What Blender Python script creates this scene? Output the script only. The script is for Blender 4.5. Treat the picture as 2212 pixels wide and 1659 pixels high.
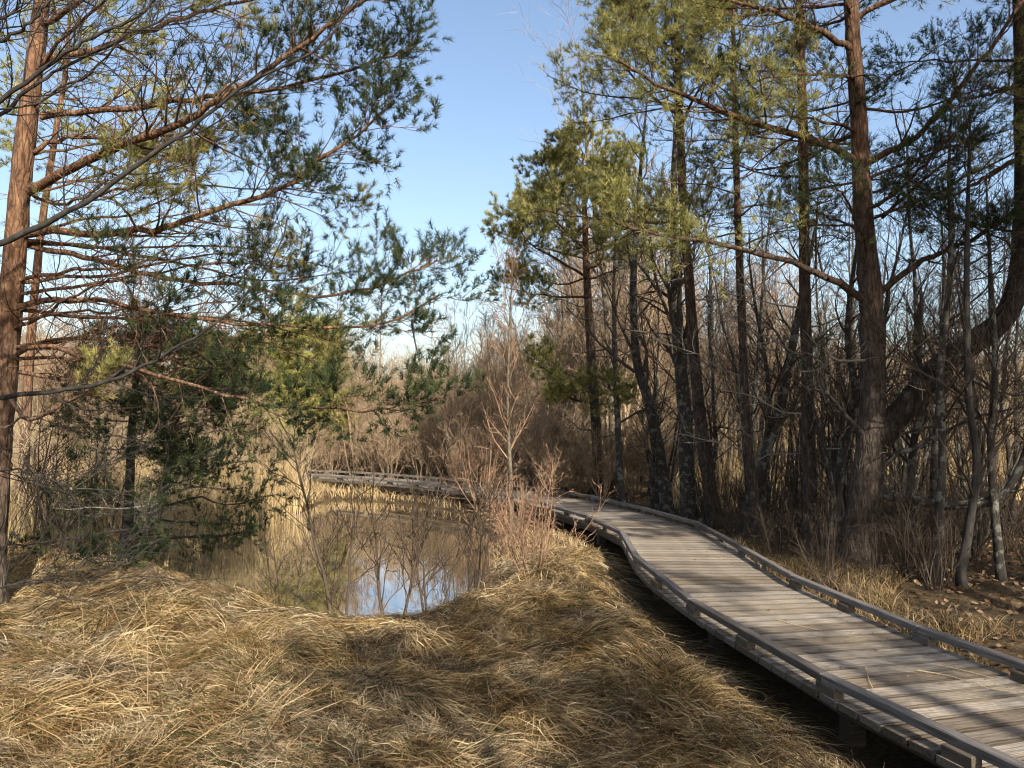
import bpy, math
import numpy as np
from mathutils import Vector

# ------------------------------------------------------------------ camera, sky, sun
scene = bpy.context.scene
for o in list(bpy.data.objects):
    bpy.data.objects.remove(o, do_unlink=True)
COL = scene.collection
EYE = np.array([0.0, 0.0, 1.7])
PITCH = math.radians(2.0)
FPX = 1728.0                       # focal length in pixels of a 2212 x 1659 picture
cam_data = bpy.data.cameras.new('camera')
cam_data.sensor_width = 36.0
cam_data.lens = FPX / 2212.0 * 36.0
cam_data.clip_start = 0.05
cam_data.clip_end = 4000.0
cam = bpy.data.objects.new('camera', cam_data)
cam.location = EYE
cam.rotation_euler = (math.radians(90) + PITCH, 0, 0)
COL.objects.link(cam)
scene.camera = cam

SUN_EL = math.radians(33)
SUN_TO = np.array([0.36, -0.93])   # horizontal direction towards the sun: behind the viewpoint, a little right
SUN_TO = SUN_TO / np.linalg.norm(SUN_TO)
world = bpy.data.worlds.new('World')
scene.world = world
world.use_nodes = True
wn = world.node_tree
wn.nodes.clear()
sky = wn.nodes.new('ShaderNodeTexSky')
sky.sky_type = 'NISHITA'
sky.sun_disc = False
sky.sun_elevation = SUN_EL
sky.sun_rotation = math.atan2(SUN_TO[0], SUN_TO[1])
sky.air_density = 1.0
sky.dust_density = 2.3
sky.ozone_density = 0.8
bg = wn.nodes.new('ShaderNodeBackground')
bg.inputs['Strength'].default_value = 0.125
wo = wn.nodes.new('ShaderNodeOutputWorld')
wn.links.new(sky.outputs[0], bg.inputs[0])
wn.links.new(bg.outputs[0], wo.inputs[0])

sun_data = bpy.data.lights.new('sun', 'SUN')
sun_data.energy = 5.0
sun_data.angle = math.radians(0.53)
sun_data.color = (1.0, 0.93, 0.82)
sun = bpy.data.objects.new('sun', sun_data)
sd = Vector((-SUN_TO[0] * math.cos(SUN_EL), -SUN_TO[1] * math.cos(SUN_EL), -math.sin(SUN_EL)))
sun.rotation_euler = sd.to_track_quat('-Z', 'Y').to_euler()
sun.location = (6, -12, 14)
COL.objects.link(sun)

scene.view_settings.view_transform = 'Standard'
scene.view_settings.look = 'None'
scene.view_settings.gamma = 1.0
scene.view_settings.exposure = 0.92
scene.view_settings.use_curve_mapping = False
scene.render.engine = 'CYCLES'
scene.cycles.max_bounces = 4
scene.cycles.diffuse_bounces = 2
scene.cycles.glossy_bounces = 3
scene.cycles.transmission_bounces = 3
scene.cycles.use_denoising = True
scene.cycles.filter_width = 1.1
scene.cycles.use_adaptive_sampling = True
scene.cycles.adaptive_threshold = 0.04
scene.cycles.debug_use_spatial_splits = True


def P(px, py, Y):
    """A point at depth Y seen at (px, py) of a 2212 x 1659 picture."""
    u = (px - 1106.0) / FPX
    v = (829.5 - py) / FPX
    yd = math.cos(PITCH) - v * math.sin(PITCH)
    zd = math.sin(PITCH) + v * math.cos(PITCH)
    s = Y / yd
    return np.array([u * s, Y, EYE[2] + zd * s])


def G(px, py, z):
    u = (px - 1106.0) / FPX
    v = (829.5 - py) / FPX
    yd = math.cos(PITCH) - v * math.sin(PITCH)
    zd = math.sin(PITCH) + v * math.cos(PITCH)
    s = (z - EYE[2]) / zd
    return np.array([u * s, yd * s, z])


# ------------------------------------------------------------------ mesh helpers
class MB:
    def __init__(self):
        self.v, self.q, self.t, self.a, self.n = [], [], [], [], 0

    def add(self, V, quads=None, tris=None, var=0.5):
        V = np.asarray(V, dtype=np.float32).reshape(-1, 3)
        if len(V) == 0:
            return
        self.v.append(V)
        a = np.empty(len(V), dtype=np.float32)
        a[:] = var
        self.a.append(a)
        if quads is not None and len(quads):
            self.q.append(np.asarray(quads, dtype=np.int32) + self.n)
        if tris is not None and len(tris):
            self.t.append(np.asarray(tris, dtype=np.int32) + self.n)
        self.n += len(V)

    def mesh(self, name, mats, origin=(0, 0, 0), smooth=True):
        me = bpy.data.meshes.new(name)
        if self.n:
            V = np.concatenate(self.v) - np.asarray(origin, dtype=np.float32)
            q = np.concatenate(self.q) if self.q else np.zeros((0, 4), np.int32)
            t = np.concatenate(self.t) if self.t else np.zeros((0, 3), np.int32)
            me.vertices.add(len(V))
            me.vertices.foreach_set('co', V.astype(np.float32).ravel())
            li = np.concatenate([q.ravel(), t.ravel()])
            me.loops.add(len(li))
            me.loops.foreach_set('vertex_index', li)
            ls = np.concatenate([np.arange(len(q)) * 4, len(q) * 4 + np.arange(len(t)) * 3]).astype(np.int32)
            me.polygons.add(len(ls))
            me.polygons.foreach_set('loop_start', ls)
            me.polygons.foreach_set('use_smooth', np.full(len(ls), bool(smooth)))
            at = me.attributes.new('var', 'FLOAT', 'POINT')
            at.data.foreach_set('value', np.concatenate(self.a))
            me.update(calc_edges=True)
        for m in (mats if isinstance(mats, (list, tuple)) else [mats]):
            me.materials.append(m)
        return me

    def build(self, name, mats, parent=None, origin=(0, 0, 0), smooth=True):
        o = bpy.data.objects.new(name, self.mesh(name, mats, origin, smooth))
        COL.objects.link(o)
        if parent is not None:
            o.parent = parent
        else:
            o.location = origin
        return o


def tag(o, label=None, cat=None, group=None, kind=None):
    if label:
        o['label'] = label
    if cat:
        o['category'] = cat
    if group:
        o['group'] = group
    if kind:
        o['kind'] = kind
    return o


def empty(name, loc, label=None, cat=None, group=None):
    o = bpy.data.objects.new(name, None)
    o.empty_display_size = 0.2
    o.location = [float(c) for c in loc]
    COL.objects.link(o)
    return tag(o, label, cat, group)


def copy_tree(src, parent=None):
    c = src.copy()
    COL.objects.link(c)
    c.parent = parent
    for ch in src.children:
        copy_tree(ch, c)
    return c


def norm(a):
    return a / np.maximum(np.linalg.norm(a, axis=-1, keepdims=True), 1e-9)


def tubes(mb, Pn, R, sides, var=0.5, rng=None):
    """Tapered tubes (sides >= 3) or flat ribbons (sides == 2) along polylines Pn (B, k, 3)."""
    Pn = np.asarray(Pn, dtype=np.float64)
    if Pn.ndim == 2:
        Pn = Pn[None]
        R = np.asarray(R)[None]
    B, k, _ = Pn.shape
    if B == 0:
        return
    T = norm(np.gradient(Pn, axis=1))
    mean = norm(T.mean(axis=1))
    ref = np.where(np.abs(mean[:, 2:3]) > 0.75, np.array([[1.0, 0.13, 0]]), np.array([[0, 0, 1.0]]))
    ref = np.repeat(ref[:, None, :], k, axis=1)
    U = norm(np.cross(T, ref))
    W = np.cross(T, U)
    off = np.zeros(B) if rng is None else rng.uniform(0, 6.283, B)
    if sides == 2:
        ang = off[:, None] + np.array([0, math.pi])[None, :]
    else:
        ang = off[:, None] + np.arange(sides)[None, :] * (2 * math.pi / sides)
    c, s = np.cos(ang)[:, None, :, None], np.sin(ang)[:, None, :, None]
    V = Pn[:, :, None, :] + np.asarray(R)[:, :, None, None] * (c * U[:, :, None, :] + s * W[:, :, None, :])
    base = (np.arange(B) * k * sides)[:, None, None]
    i = np.arange(k - 1)[None, :, None] * sides
    if sides == 2:
        j = np.zeros(1, dtype=int)[None, None, :]
        j2 = j + 1
    else:
        j = np.arange(sides)[None, None, :]
        j2 = (j + 1) % sides
    a = base + i + j
    b = base + i + j2
    Q = np.stack([a, b, b + sides, a + sides], axis=-1).reshape(-1, 4)
    vv = var if np.isscalar(var) else np.repeat(np.asarray(var), k * sides)
    mb.add(V.reshape(-1, 3), quads=Q, var=vv)


def catmull(pts, k):
    pts = np.asarray(pts, dtype=np.float64)
    n = len(pts)
    pp = np.vstack([2 * pts[0] - pts[1], pts, 2 * pts[-1] - pts[-2]])
    t = np.linspace(0, n - 1 - 1e-6, k)
    i = t.astype(int)
    f = (t - i)[:, None]
    p0, p1, p2, p3 = pp[i], pp[i + 1], pp[i + 2], pp[i + 3]
    return 0.5 * (2 * p1 + (p2 - p0) * f + (2 * p0 - 5 * p1 + 4 * p2 - p3) * f ** 2 + (3 * p1 - p0 - 3 * p2 + p3) * f ** 3)


def grow(rng, Pp, Rp, m, t0, t1, a0, a1, length, n, up=0.0, wob=0.1, rr=0.5, rmin=0.002, flat=0.0, tip=0.25, lscale=None):
    """m children on each parent polyline; returns their polylines, radii and the parameter on the parent."""
    B, k, _ = Pp.shape
    t = t0 + (t1 - t0) * ((np.arange(m)[None, :] + rng.uniform(0, 1, (B, m))) / m)
    f = t * (k - 1)
    i = np.minimum(f.astype(int), k - 2)
    w = (f - i)[..., None]
    bi = np.arange(B)[:, None]
    st = Pp[bi, i] * (1 - w) + Pp[bi, i + 1] * w
    tan = norm(Pp[bi, i + 1] - Pp[bi, i])
    r = Rp[bi, i] * (1 - w[..., 0]) + Rp[bi, i + 1] * w[..., 0]
    rnd = rng.normal(size=(B, m, 3))
    rnd[..., 2] *= (1 - flat)
    perp = norm(rnd - (rnd * tan).sum(-1, keepdims=True) * tan)
    a = rng.uniform(a0, a1, (B, m, 1))
    d = np.cos(a) * tan + np.sin(a) * perp
    plen = np.linalg.norm(np.diff(Pp, axis=1), axis=-1).sum(1)[:, None]
    L = length(t, plen) if callable(length) else np.full((B, m), length)
    L = L * rng.uniform(0.6, 1.25, (B, m))
    pts = [st]
    step = (L / (n - 1))[..., None]
    bend = rng.normal(size=(B, m, 3)) * wob
    for _ in range(n - 1):
        d = norm(d + bend * 0.5 + rng.normal(size=(B, m, 3)) * wob + np.array([0, 0, up]))
        pts.append(pts[-1] + d * step)
    C = np.stack(pts, axis=2).reshape(B * m, n, 3)
    r0 = np.clip(r * rr, rmin, None)
    RC = (r0[..., None] * np.linspace(1, tip, n)[None, None, :]).reshape(B * m, n)
    return C, np.maximum(RC, rmin * 0.6), t.reshape(-1)


def needles(mb, rng, S, stations, per, ln, width, t0=0.3, spread=(0.45, 0.95), var=None):
    """Needle triangles in bottle-brush tufts on the outer length of shoots S (B, n, 3)."""
    B, n, _ = S.shape
    if B == 0:
        return
    t = np.linspace(t0, 1.0, stations)[None, :] + rng.uniform(-0.04, 0.0, (B, stations))
    f = np.clip(t, 0, 0.999) * (n - 1)
    i = np.minimum(f.astype(int), n - 2)
    w = (f - i)[..., None]
    bi = np.arange(B)[:, None]
    p = S[bi, i] * (1 - w) + S[bi, i + 1] * w
    ax = norm(S[bi, i + 1] - S[bi, i])
    p = np.repeat(p[:, :, None, :], per, 2)
    ax = np.repeat(ax[:, :, None, :], per, 2)
    rnd = rng.normal(size=p.shape)
    perp = norm(rnd - (rnd * ax).sum(-1, keepdims=True) * ax)
    a = rng.uniform(spread[0], spread[1], p.shape[:-1] + (1,))
    d = np.cos(a) * ax + np.sin(a) * perp + np.array([0, 0, 0.12])
    d = norm(d)
    L = ln * rng.uniform(0.7, 1.2, p.shape[:-1] + (1,))
    side = norm(np.cross(d, rng.normal(size=p.shape))) * (width * 0.5)
    V = np.stack([p - side, p + side, p + d * L], axis=-2).reshape(-1, 3)
    nt = len(V) // 3
    tv = rng.uniform(0, 1, B) if var is None else np.full(B, var)
    tv = np.repeat(tv, stations * per) * 0.85 + rng.uniform(0, 0.15, nt)
    mb.add(V, tris=np.arange(nt * 3).reshape(-1, 3), var=np.repeat(tv, 3))


_ntab = np.random.default_rng(7).uniform(-1, 1, (64, 64))


def vnoise(x, y, sc, seed=0):
    x = np.asarray(x, dtype=np.float64) / sc + 17.3 * seed
    y = np.asarray(y, dtype=np.float64) / sc + 9.1 * seed
    i, j = np.floor(x).astype(int), np.floor(y).astype(int)
    f, g = x - i, y - j
    f, g = f * f * (3 - 2 * f), g * g * (3 - 2 * g)
    T = _ntab
    a, b = T[i % 64, j % 64], T[(i + 1) % 64, j % 64]
    c, d = T[i % 64, (j + 1) % 64], T[(i + 1) % 64, (j + 1) % 64]
    return (a * (1 - f) + b * f) * (1 - g) + (c * (1 - f) + d * f) * g


def smooth01(a, b, x):
    t = np.clip((x - a) / (b - a), 0, 1)
    return t * t * (3 - 2 * t)


# ------------------------------------------------------------------ materials
class NT:
    def __init__(self, name):
        self.m = bpy.data.materials.new(name)
        self.m.use_nodes = True
        self.nt = self.m.node_tree
        self.nt.nodes.clear()
        self.out = self.nt.nodes.new('ShaderNodeOutputMaterial')

    def n(self, typ, **kw):
        nd = self.nt.nodes.new(typ)
        for k, v in kw.items():
            if k.startswith('i_'):
                key = k[2:].replace('_', ' ')
                nd.inputs[key].default_value = v
            else:
                setattr(nd, k, v)
        return nd

    def l(self, a, b):
        self.nt.links.new(a, b)

    def ramp(self, fac, stops):
        r = self.n('ShaderNodeValToRGB')
        e = r.color_ramp.elements
        while len(e) < len(stops):
            e.new(0.5)
        for el, (p, c) in zip(e, stops):
            el.position = p
            el.color = (*c, 1)
        if fac is not None:
            self.l(fac, r.inputs[0])
        return r.outputs[0]

    def coords(self, kind='Object', scale=(1, 1, 1)):
        tc = self.n('ShaderNodeTexCoord')
        mp = self.n('ShaderNodeMapping')
        mp.inputs['Scale'].default_value = scale
        self.l(tc.outputs[kind], mp.inputs[0])
        return mp.outputs[0]

    def noise(self, vec, scale, detail=4, rough=0.6):
        nz = self.n('ShaderNodeTexNoise')
        nz.inputs['Scale'].default_value = scale
        nz.inputs['Detail'].default_value = detail
        nz.inputs['Roughness'].default_value = rough
        if vec is not None:
            self.l(vec, nz.inputs['Vector'])
        return nz.outputs['Fac']

    def attr(self, name='var'):
        a = self.n('ShaderNodeAttribute')
        a.attribute_name = name
        return a.outputs['Fac']

    def math(self, op, a, b=0.5):
        m = self.n('ShaderNodeMath', operation=op)
        for i, x in enumerate((a, b)):
            if isinstance(x, (int, float)):
                m.inputs[i].default_value = x
            else:
                self.l(x, m.inputs[i])
        return m.outputs[0]

    def mix(self, fac, a, b, blend='MIX'):
        m = self.n('ShaderNodeMix', data_type='RGBA', blend_type=blend)
        for idx, x in ((0, fac), (6, a), (7, b)):
            if isinstance(x, (int, float)):
                m.inputs[idx].default_value = x
            elif isinstance(x, tuple):
                m.inputs[idx].default_value = (*x, 1)
            else:
                self.l(x, m.inputs[idx])
        return m.outputs[2]

    def bump(self, h, strength=0.5, dist=0.02):
        b = self.n('ShaderNodeBump')
        b.inputs['Strength'].default_value = strength
        b.inputs['Distance'].default_value = dist
        self.l(h, b.inputs['Height'])
        return b.outputs[0]

    def principled(self, col, rough=0.8, normal=None, spec=0.3):
        p = self.n('ShaderNodeBsdfPrincipled')
        p.inputs['Roughness'].default_value = rough
        p.inputs['Specular IOR Level'].default_value = spec
        if isinstance(col, tuple):
            p.inputs['Base Color'].default_value = (*col, 1)
        else:
            self.l(col, p.inputs['Base Color'])
        if normal is not None:
            self.l(normal, p.inputs['Normal'])
        self.l(p.outputs[0], self.out.inputs[0])
        return p

    def leafy(self, col, trans=0.3):
        d = self.n('ShaderNodeBsdfDiffuse')
        t = self.n('ShaderNodeBsdfTranslucent')
        mx = self.n('ShaderNodeMixShader')
        mx.inputs[0].default_value = trans
        self.l(col, d.inputs[0])
        self.l(col, t.inputs[0])
        self.l(d.outputs[0], mx.inputs[1])
        self.l(t.outputs[0], mx.inputs[2])
        self.l(mx.outputs[0], self.out.inputs[0])


def mat_pine_bark(name, z0, z1, br=1.0):
    """grey furrowed bark low down, flaking orange bark above: z0..z1 is the height of the change."""
    t = NT(name)
    geo = t.n('ShaderNodeNewGeometry')
    sep = t.n('ShaderNodeSeparateXYZ')
    t.l(geo.outputs['Position'], sep.inputs[0])
    v = t.coords('Object', (1, 1, 0.16))
    v2 = t.coords('Object', (1, 1, 0.5))
    dn = t.n('ShaderNodeTexNoise')
    dn.inputs['Scale'].default_value = 9
    dn.inputs['Detail'].default_value = 3
    t.l(v2, dn.inputs['Vector'])
    dv = t.n('ShaderNodeVectorMath', operation='MULTIPLY_ADD')
    t.l(dn.outputs['Color'], dv.inputs[0])
    dv.inputs[1].default_value = (0.10, 0.10, 0.06)
    t.l(v, dv.inputs[2])
    v = dv.outputs[0]
    vor = t.n('ShaderNodeTexVoronoi', feature='DISTANCE_TO_EDGE')
    vor.inputs['Scale'].default_value = 22
    t.l(v, vor.inputs['Vector'])
    nz = t.noise(v2, 14, 5, 0.65)
    nl = t.noise(v2, 3.5, 2, 0.5)
    crack = t.ramp(vor.outputs['Distance'], [(0.0, (0.45, 0.45, 0.45)), (0.22, (1, 1, 1))])
    grey = t.ramp(nz, [(0.3, (0.055, 0.042, 0.032)), (0.55, (0.16, 0.12, 0.09)), (0.75, (0.30, 0.25, 0.20))])
    orange = t.ramp(nz, [(0.28, (0.07, 0.036, 0.022)), (0.5, (0.22, 0.115, 0.062)), (0.75, (0.38, 0.235, 0.135))])
    h = t.math('ADD', sep.outputs[2], t.math('MULTIPLY', t.math('SUBTRACT', nl, 0.5), 2.0))
    mr = t.n('ShaderNodeMapRange')
    mr.inputs[1].default_value = z0
    mr.inputs[2].default_value = z1
    t.l(h, mr.inputs[0])
    col = t.mix(mr.outputs[0], grey, orange)
    col = t.mix(1.0, col, crack, 'MULTIPLY')
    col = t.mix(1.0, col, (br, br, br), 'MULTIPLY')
    hh = t.math('ADD', t.math('MULTIPLY', crack, 0.7), nz)
    t.principled(col, 0.85, t.bump(hh, 0.8, 0.02), 0.2)
    return t.m


def mat_bark(name, stops, sc=16, zs=0.3, bump=0.5, speck=None):
    t = NT(name)
    v = t.coords('Object', (1, 1, zs))
    nz = t.noise(v, sc, 5, 0.65)
    col = t.ramp(nz, stops)
    if speck is not None:
        v3 = t.coords('Object', (1, 1, 1))
        sp = t.noise(v3, 9, 3, 0.6)
        fac = t.ramp(sp, [(0.53, (0, 0, 0)), (0.58, (1, 1, 1))])
        col = t.mix(fac, col, speck)
    oi = t.n('ShaderNodeObjectInfo')
    br = t.math('ADD', t.math('MULTIPLY', oi.outputs['Random'], 0.5), 0.75)
    col = t.mix(1.0, col, t.ramp(br, [(0.0, (0, 0, 0)), (1.0, (1, 1, 1))]), 'MULTIPLY')
    t.principled(col, 0.85, t.bump(nz, bump, 0.015), 0.2)
    return t.m


def mat_twig(name, c0, c1):
    t = NT(name)
    oi = t.n('ShaderNodeObjectInfo')
    f = t.math('ADD', t.math('MULTIPLY', t.attr(), 0.6), t.math('MULTIPLY', oi.outputs['Random'], 0.4))
    col = t.ramp(f, [(0.0, c0), (1.0, c1)])
    d = t.n('ShaderNodeBsdfDiffuse')
    t.l(col, d.inputs[0])
    t.l(d.outputs[0], t.out.inputs[0])
    return t.m


def mat_leafy(name, stops, trans=0.3):
    t = NT(name)
    col = t.ramp(t.attr(), stops)
    t.leafy(col, trans)
    return t.m


def mat_grass(name, stops, trans):
    t = NT(name)
    col = t.ramp(t.attr(), stops)
    geo = t.n('ShaderNodeNewGeometry')
    n1 = t.noise(geo.outputs['Position'], 1.7, 3, 0.6)
    n2 = t.noise(geo.outputs['Position'], 5.0, 2, 0.6)
    hs = t.n('ShaderNodeHueSaturation')
    hs.inputs['Saturation'].default_value = 0.72
    hs.inputs['Value'].default_value = 0.82
    t.l(col, hs.inputs['Color'])
    col = t.mix(t.ramp(n1, [(0.40, (0, 0, 0)), (0.66, (0.85, 0.85, 0.85))]), col, hs.outputs[0])
    col = t.mix(1.0, col, t.ramp(n2, [(0.3, (0.58, 0.5, 0.43)), (0.6, (1, 1, 1))]), 'MULTIPLY')
    t.leafy(col, trans)
    return t.m


M = {}
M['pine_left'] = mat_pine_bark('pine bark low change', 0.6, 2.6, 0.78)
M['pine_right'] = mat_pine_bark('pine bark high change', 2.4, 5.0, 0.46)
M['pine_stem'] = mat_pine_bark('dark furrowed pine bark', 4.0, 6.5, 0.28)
M['bark_grey'] = mat_bark('grey bark', [(0.3, (0.014, 0.012, 0.010)), (0.55, (0.038, 0.033, 0.028)), (0.75, (0.08, 0.071, 0.06))])  # darkened: the shade on the left boughs sits in the colour
M['bark_dark'] = mat_bark('dark bark with pale lichen', [(0.3, (0.02, 0.017, 0.014)), (0.55, (0.05, 0.042, 0.034)), (0.75, (0.09, 0.076, 0.06))], speck=(0.13, 0.125, 0.10))
M['bark_pale'] = mat_bark('pale birch bark', [(0.3, (0.07, 0.056, 0.04)), (0.5, (0.18, 0.15, 0.105)), (0.75, (0.33, 0.29, 0.215))], sc=10, zs=1.6)
M['twig_pine'] = mat_twig('pine twig', (0.06, 0.04, 0.028), (0.20, 0.13, 0.085))
M['twig_dead'] = mat_twig('dead grey twig', (0.09, 0.08, 0.07), (0.28, 0.25, 0.21))
M['twig_dark'] = mat_twig('dark bare twig', (0.03, 0.024, 0.019), (0.11, 0.082, 0.06))
M['twig_red'] = mat_twig('reddish bare twig', (0.14, 0.082, 0.052), (0.36, 0.235, 0.15))
M['twig_pink'] = mat_twig('brown far twig', (0.16, 0.112, 0.07), (0.39, 0.285, 0.185))
M['twig_tan'] = mat_twig('tan far twig', (0.22, 0.16, 0.09), (0.46, 0.36, 0.23))
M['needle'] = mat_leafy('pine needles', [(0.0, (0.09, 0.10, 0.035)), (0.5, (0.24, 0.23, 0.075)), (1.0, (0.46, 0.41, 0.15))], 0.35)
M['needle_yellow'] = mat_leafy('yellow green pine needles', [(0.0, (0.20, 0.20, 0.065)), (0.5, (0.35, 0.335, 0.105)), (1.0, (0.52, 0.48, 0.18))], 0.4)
M['needle_shaded'] = mat_leafy('shaded pine needles', [(0.0, (0.018, 0.03, 0.016)), (0.6, (0.042, 0.06, 0.026)), (1.0, (0.12, 0.13, 0.05))], 0.2)  # darker copy of the needles, shade and backlight put into the colour
M['grass'] = mat_grass('dry straw grass', [(0.0, (0.05, 0.065, 0.02)), (0.09, (0.10, 0.10, 0.035)), (0.16, (0.13, 0.08, 0.038)),
                                           (0.40, (0.30, 0.205, 0.098)), (0.7, (0.49, 0.365, 0.18)), (1.0, (0.68, 0.55, 0.33))], 0.25)
M['reed'] = mat_leafy('pale dry reed', [(0.0, (0.22, 0.15, 0.07)), (0.5, (0.42, 0.31, 0.16)), (1.0, (0.60, 0.48, 0.28))], 0.25)
M['dead_leaf'] = mat_leafy('fallen brown leaf', [(0.0, (0.06, 0.035, 0.02)), (0.5, (0.17, 0.10, 0.055)), (1.0, (0.34, 0.23, 0.14))], 0.1)


def mat_ground():
    t = NT('leaf mould and thatch ground')
    geo = t.n('ShaderNodeNewGeometry')
    n1 = t.noise(geo.outputs['Position'], 1.2, 5, 0.65)
    n2 = t.noise(geo.outputs['Position'], 24, 4, 0.7)
    f = t.math('ADD', t.math('MULTIPLY', n1, 0.55), t.math('MULTIPLY', n2, 0.45))
    near = t.ramp(f, [(0.32, (0.025, 0.018, 0.010)), (0.5, (0.075, 0.052, 0.027)), (0.68, (0.18, 0.125, 0.062))])
    t.principled(near, 0.95, t.bump(n2, 0.7, 0.04), 0.1)
    return t.m


def mat_hill():
    t = NT('distant wooded hill')
    geo = t.n('ShaderNodeNewGeometry')
    n1 = t.noise(geo.outputs['Position'], 0.05, 5, 0.7)
    col = t.ramp(n1, [(0.35, (0.06, 0.05, 0.04)), (0.5, (0.13, 0.10, 0.075)), (0.65, (0.20, 0.16, 0.11))])
    t.principled(col, 1.0, None, 0.0)
    return t.m


def mat_water():
    t = NT('still brown pond water')
    geo = t.n('ShaderNodeNewGeometry')
    n1 = t.noise(geo.outputs['Position'], 2.2, 2, 0.5)
    n2 = t.noise(geo.outputs['Position'], 0.5, 3, 0.5)
    col = t.ramp(n2, [(0.35, (0.15, 0.105, 0.052)), (0.65, (0.21, 0.15, 0.08))])
    nm = t.bump(n1, 0.04, 0.02)
    df = t.n('ShaderNodeBsdfDiffuse')
    t.l(col, df.inputs[0])
    gl = t.n('ShaderNodeBsdfGlossy')
    gl.inputs['Roughness'].default_value = 0.02
    gl.inputs['Color'].default_value = (0.95, 0.95, 0.95, 1)
    t.l(nm, gl.inputs['Normal'])
    fr = t.n('ShaderNodeFresnel')
    fr.inputs['IOR'].default_value = 1.6
    mx = t.n('ShaderNodeMixShader')
    t.l(t.math('MINIMUM', t.math('ADD', t.math('MULTIPLY', fr.outputs[0], 1.1), 0.18), 0.9), mx.inputs[0])
    t.l(df.outputs[0], mx.inputs[1])
    t.l(gl.outputs[0], mx.inputs[2])
    t.l(mx.outputs[0], t.out.inputs[0])
    return t.m


def mat_wood(name, stops, tint, groove=True, moss=None):
    t = NT(name)
    v = t.coords('Object', (1.5, 22, 22))
    g = t.noise(v, 3.0, 5, 0.65)
    v2 = t.coords('Object', (1.0, 1.0, 1.0))
    blot = t.noise(v2, 2.6, 4, 0.6)
    oi = t.n('ShaderNodeObjectInfo')
    col = t.ramp(g, stops)
    col = t.mix(t.ramp(blot, [(0.42, (0, 0, 0)), (0.75, (0.8, 0.8, 0.8))]), col, tint)
    col = t.mix(1.0, col, t.ramp(oi.outputs['Random'], [(0.0, (0.50, 0.45, 0.40)), (0.25, (0.92, 0.93, 0.96)), (0.5, (0.62, 0.56, 0.48)), (0.75, (1.0, 0.98, 0.95)), (1.0, (0.78, 0.76, 0.75))]), 'MULTIPLY')
    hgt = g
    if groove:
        tc = t.n('ShaderNodeTexCoord')
        sp = t.n('ShaderNodeSeparateXYZ')
        t.l(tc.outputs['Object'], sp.inputs[0])
        w = t.math('SINE', t.math('MULTIPLY', sp.outputs[1], 2 * math.pi / 0.0145))
        use = t.math('GREATER_THAN', oi.outputs['Random'], 0.45)
        hgt = t.math('ADD', t.math('MULTIPLY', t.math('MULTIPLY', w, use), 0.12), g)
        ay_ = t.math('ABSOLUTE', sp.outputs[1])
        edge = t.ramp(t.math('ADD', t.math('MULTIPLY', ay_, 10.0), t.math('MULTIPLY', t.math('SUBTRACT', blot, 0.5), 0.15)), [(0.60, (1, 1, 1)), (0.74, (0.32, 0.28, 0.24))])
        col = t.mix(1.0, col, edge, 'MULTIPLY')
        dx = t.math('ABSOLUTE', t.math('SUBTRACT', t.math('ABSOLUTE', sp.outputs[0]), 0.47))
        dy = t.math('ABSOLUTE', t.math('SUBTRACT', ay_, 0.04))
        nail = t.math('LESS_THAN', t.math('MAXIMUM', dx, dy), 0.0055)
        col = t.mix(nail, col, (0.05, 0.04, 0.035))
    t.principled(col, 0.75, t.bump(hgt, 0.6, 0.006), 0.25)
    return t.m


M['ground'] = mat_ground()
M['hill'] = mat_hill()
M['water'] = mat_water()
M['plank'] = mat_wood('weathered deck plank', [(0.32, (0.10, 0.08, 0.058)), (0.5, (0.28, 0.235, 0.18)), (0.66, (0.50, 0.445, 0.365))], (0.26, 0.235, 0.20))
M['rail'] = mat_wood('weathered grey rail timber', [(0.3, (0.07, 0.06, 0.052)), (0.5, (0.165, 0.148, 0.13)), (0.72, (0.28, 0.255, 0.225))], (0.12, 0.11, 0.10), False)
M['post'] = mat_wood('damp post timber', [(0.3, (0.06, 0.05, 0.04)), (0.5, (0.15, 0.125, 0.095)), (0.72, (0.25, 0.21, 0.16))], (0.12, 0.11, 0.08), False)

# ------------------------------------------------------------------ boardwalk line (needed by the terrain)
CL = np.array([(4.65, -0.6, 0), (3.97, 1.1, 0), (3.30, 2.8, 0), (2.70, 4.5, 0), (2.35, 6.0, 0), (2.12, 7.4, 0), (2.03, 8.6, 0), (2.10, 9.9, -0.01), (2.12, 11.0, -0.01),
               (1.86, 12.5, -0.02), (1.36, 14.2, -0.03), (0.7, 15.8, -0.04), (-0.25, 17.4, -0.05),
               (-1.6, 19.1, -0.06), (-3.4, 20.7, -0.06), (-5.6, 22.1, -0.06), (-8.4, 23.3, -0.06)])
_dense = catmull(CL, 1200)
_len = np.concatenate([[0], np.cumsum(np.linalg.norm(np.diff(_dense, axis=0), axis=1))])


def along(s):
    s = np.asarray(s, dtype=np.float64)
    return np.stack([np.interp(s, _len, _dense[:, c]) for c in range(3)], -1)


def side_of(s):
    d = along(np.asarray(s) + 0.05) - along(np.asarray(s) - 0.05)
    d[..., 2] = 0
    d = norm(d)
    return np.stack([d[..., 1], -d[..., 0], np.zeros_like(d[..., 0])], -1)     # points to the path's right


def dist_walk(x, y):
    x, y = np.asarray(x), np.asarray(y)
    best = np.full(x.shape, 1e9)
    for a, b in zip(CL[:-1], CL[1:]):
        d = (b - a)[:2]
        t = np.clip(((x - a[0]) * d[0] + (y - a[1]) * d[1]) / (d @ d), 0, 1)
        best = np.minimum(best, np.hypot(x - a[0] - t * d[0], y - a[1] - t * d[1]))
    return best


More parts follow.
